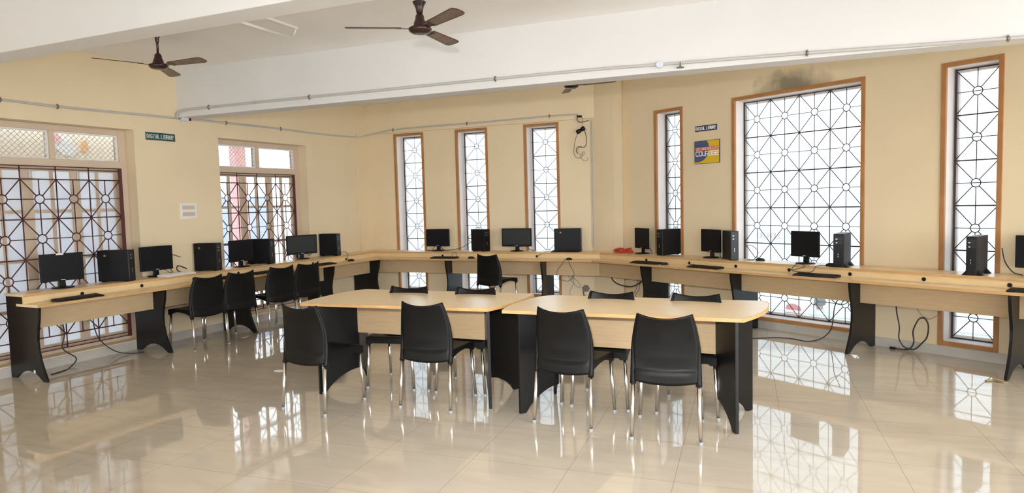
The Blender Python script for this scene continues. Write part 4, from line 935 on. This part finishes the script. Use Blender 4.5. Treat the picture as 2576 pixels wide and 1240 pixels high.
MB(T).grid(lambda u, v: ((2 * u - 1) * (0.22 - 0.08 * v * v), -0.22 - 0.10 * v - .03 * (1 - (2 * u - 1) ** 2), 0.64 + 0.56 * v - 0.05 * v * (2 * u - 1) ** 2), 10, 10, 0.012).build('backrest', M['red_plastic'], rc)
MB(T).box(-.22, .22, -.22, .22, .62, .65).build('seat', M['red_plastic'], rc, bevel=0.01)
for sx in (-1, 1):
    for sy in (-1, 1): MB(T).tube([(sx * .23, sy * .23, 0), (sx * .2, sy * .2, .63)], 0.018, 8).build('leg', M['red_plastic'], rc)
def person():
    o = wo('R', 0.62, -5.1, -1.70); rz = math.atan2(DR.y, DR.x) + math.radians(60)
    p = empty('person', o, rz, 'person in a pale shirt sitting outside behind the railing, side turned', 'person')
    J = {'pelvis': (0, 0, .52), 'waist': (0, .02, .68), 'chest': (0, .03, .88), 'neck': (0, .05, 1.04), 'nk2': (0, .07, 1.10), 'head': (0, .09, 1.20), 'crown': (0, .085, 1.27),
         'shL': (-.17, .03, .99), 'elL': (-.21, .02, .74), 'wrL': (-.13, .24, .66), 'shR': (.17, .03, .99), 'elR': (.21, .02, .74), 'wrR': (.13, .24, .66),
         'hipL': (-.09, .02, .50), 'knL': (-.11, .44, .52), 'anL': (-.11, .42, .09), 'toL': (-.12, .58, .04), 'hipR': (.09, .02, .50), 'knR': (.11, .44, .52), 'anR': (.11, .42, .09), 'toR': (.12, .58, .04)}
    Rd = {'pelvis': .13, 'waist': .12, 'chest': .13, 'neck': .06, 'nk2': .052, 'head': .095, 'crown': .075, 'shL': .06, 'elL': .042, 'wrL': .03, 'shR': .06, 'elR': .042, 'wrR': .03,
          'hipL': .09, 'knL': .06, 'anL': .042, 'toL': .03, 'hipR': .09, 'knR': .06, 'anR': .042, 'toR': .03}
    E_ = [('pelvis', 'waist'), ('waist', 'chest'), ('chest', 'neck'), ('neck', 'nk2'), ('nk2', 'head'), ('head', 'crown'), ('chest', 'shL'), ('shL', 'elL'), ('elL', 'wrL'), ('chest', 'shR'), ('shR', 'elR'), ('elR', 'wrR'),
          ('pelvis', 'hipL'), ('hipL', 'knL'), ('knL', 'anL'), ('anL', 'toL'), ('pelvis', 'hipR'), ('hipR', 'knR'), ('knR', 'anR'), ('anR', 'toR')]
    for s in 'LR':
        sg = -1 if s == 'L' else 1; w0 = Vector(J['wr' + s])
        J['pm' + s] = tuple(w0 + Vector((-.01 * sg, .06, -.01))); Rd['pm' + s] = .024; E_.append(('wr' + s, 'pm' + s))
        for f in range(4):
            a = 'f%d%s' % (f, s); c = a + 'b'
            J[a] = tuple(Vector(J['pm' + s]) + Vector(((f - 1.5) * .017, .045 + .006 * (f in (1, 2)), -.004))); J[c] = tuple(Vector(J[a]) + Vector((0, .026, -.022)))
            Rd[a] = .0085; Rd[c] = .0075; E_ += [('pm' + s, a), (a, c)]
        J['th' + s] = tuple(w0 + Vector((-sg * .045, .05, 0))); Rd['th' + s] = .009; E_.append(('wr' + s, 'th' + s))
    names = list(J); me = bpy.data.meshes.new('body'); me.from_pydata([J[n] for n in names], [(names.index(a), names.index(b)) for a, b in E_], [])
    ob = bpy.data.objects.new('body', me); COL.objects.link(ob); ob.parent = p; RM['body'] = RM[p.name]
    sk = ob.modifiers.new('skin', 'SKIN'); ob.modifiers.new('sub', 'SUBSURF').levels = 1; ob.modifiers['sub'].render_levels = 2
    for i, n in enumerate(names): me.skin_vertices[0].data[i].radius = (Rd[n], Rd[n]); me.skin_vertices[0].data[i].use_root = (n == 'pelvis')
    me.materials.append(M['skin']); sk.use_smooth_shade = True
    T = lm(p)
    def sleeve(b, pts, rs): b.tube([T @ Vector(q) for q in smooth_path(pts, 4)], .1, 14, rs=[r for r in sum([[rs[i] + (rs[min(i + 1, len(rs) - 1)] - rs[i]) * t / 4 for t in range(4)] for i in range(len(rs) - 1)], []) + [rs[-1]]])
    b = MB(); sleeve(b, [J['pelvis'], J['waist'], J['chest'], (0, .04, 1.02)], [.165, .17, .195, .085]); b.build('shirt', M['shirt'], p)
    b = MB(); sleeve(b, [(-.20, .03, .985), (0, .04, 1.01), (.20, .03, .985)], [.088, .100, .088]); b.build('shirt_yoke', M['shirt'], p)
    b = MB(); sleeve(b, [(0, .05, 1.02), (0, .055, 1.075)], [.085, .068]); b.build('collar', M['shirt'], p)
    for s in 'LR':
        b = MB(); sleeve(b, [J['sh' + s], J['el' + s]], [.098, .072]); b.build('sleeve', M['shirt'], p)
        b = MB(); sleeve(b, [J['hip' + s], J['kn' + s], (J['an' + s][0], J['an' + s][1], .16)], [.115, .085, .068]); b.build('trouser_leg', M['trousers'], p)
    MB(T).lathe([(0.06, -.055), (0.106, -.02), (0.110, .03), (0.085, .078), (0.03, .10)], 18, M4=Matrix.Translation(Vector((0, .068, 1.235))) @ Matrix.Rotation(math.radians(14), 4, 'X')).build('hair', M['hair'], p)
    f = MB(T)
    f.lathe([(0.004, .012), (0.014, 0), (0.016, -.01)], 8, (0, .190, 1.185))
    f.build('nose', M['skin'], p)
    e = MB(T)
    for sx in (-1, 1): e.lathe([(0.003, .006), (0.009, 0), (0.003, -.006)], 8, (sx * .034, .176, 1.215))
    e.build('eyes', M['hair'], p)
    MB(T).box(-.024, .024, .168, .180, 1.142, 1.149).build('mouth', M['poster_red'], p)
    for sx in (-1, 1): MB(T).lathe([(0.006, -.022), (0.018, 0), (0.008, .024)], 8, (sx * .098, .085, 1.195)).build('ear', M['skin'], p)
    st = empty('stool', o, rz, 'low grey stool under the person sitting outside', 'stool'); Ts = lm(st)
    MB(Ts).box(-.2, .2, -.2, .16, .36, .395).build('seat', M['rail'], st, bevel=.008)
    for sx in (-1, 1):
        for sy in (-.17, .13): MB(Ts).tube([(sx * .17, sy, 0), (sx * .17, sy, .36)], .016, 8).build('leg', M['rail'], st)
person()
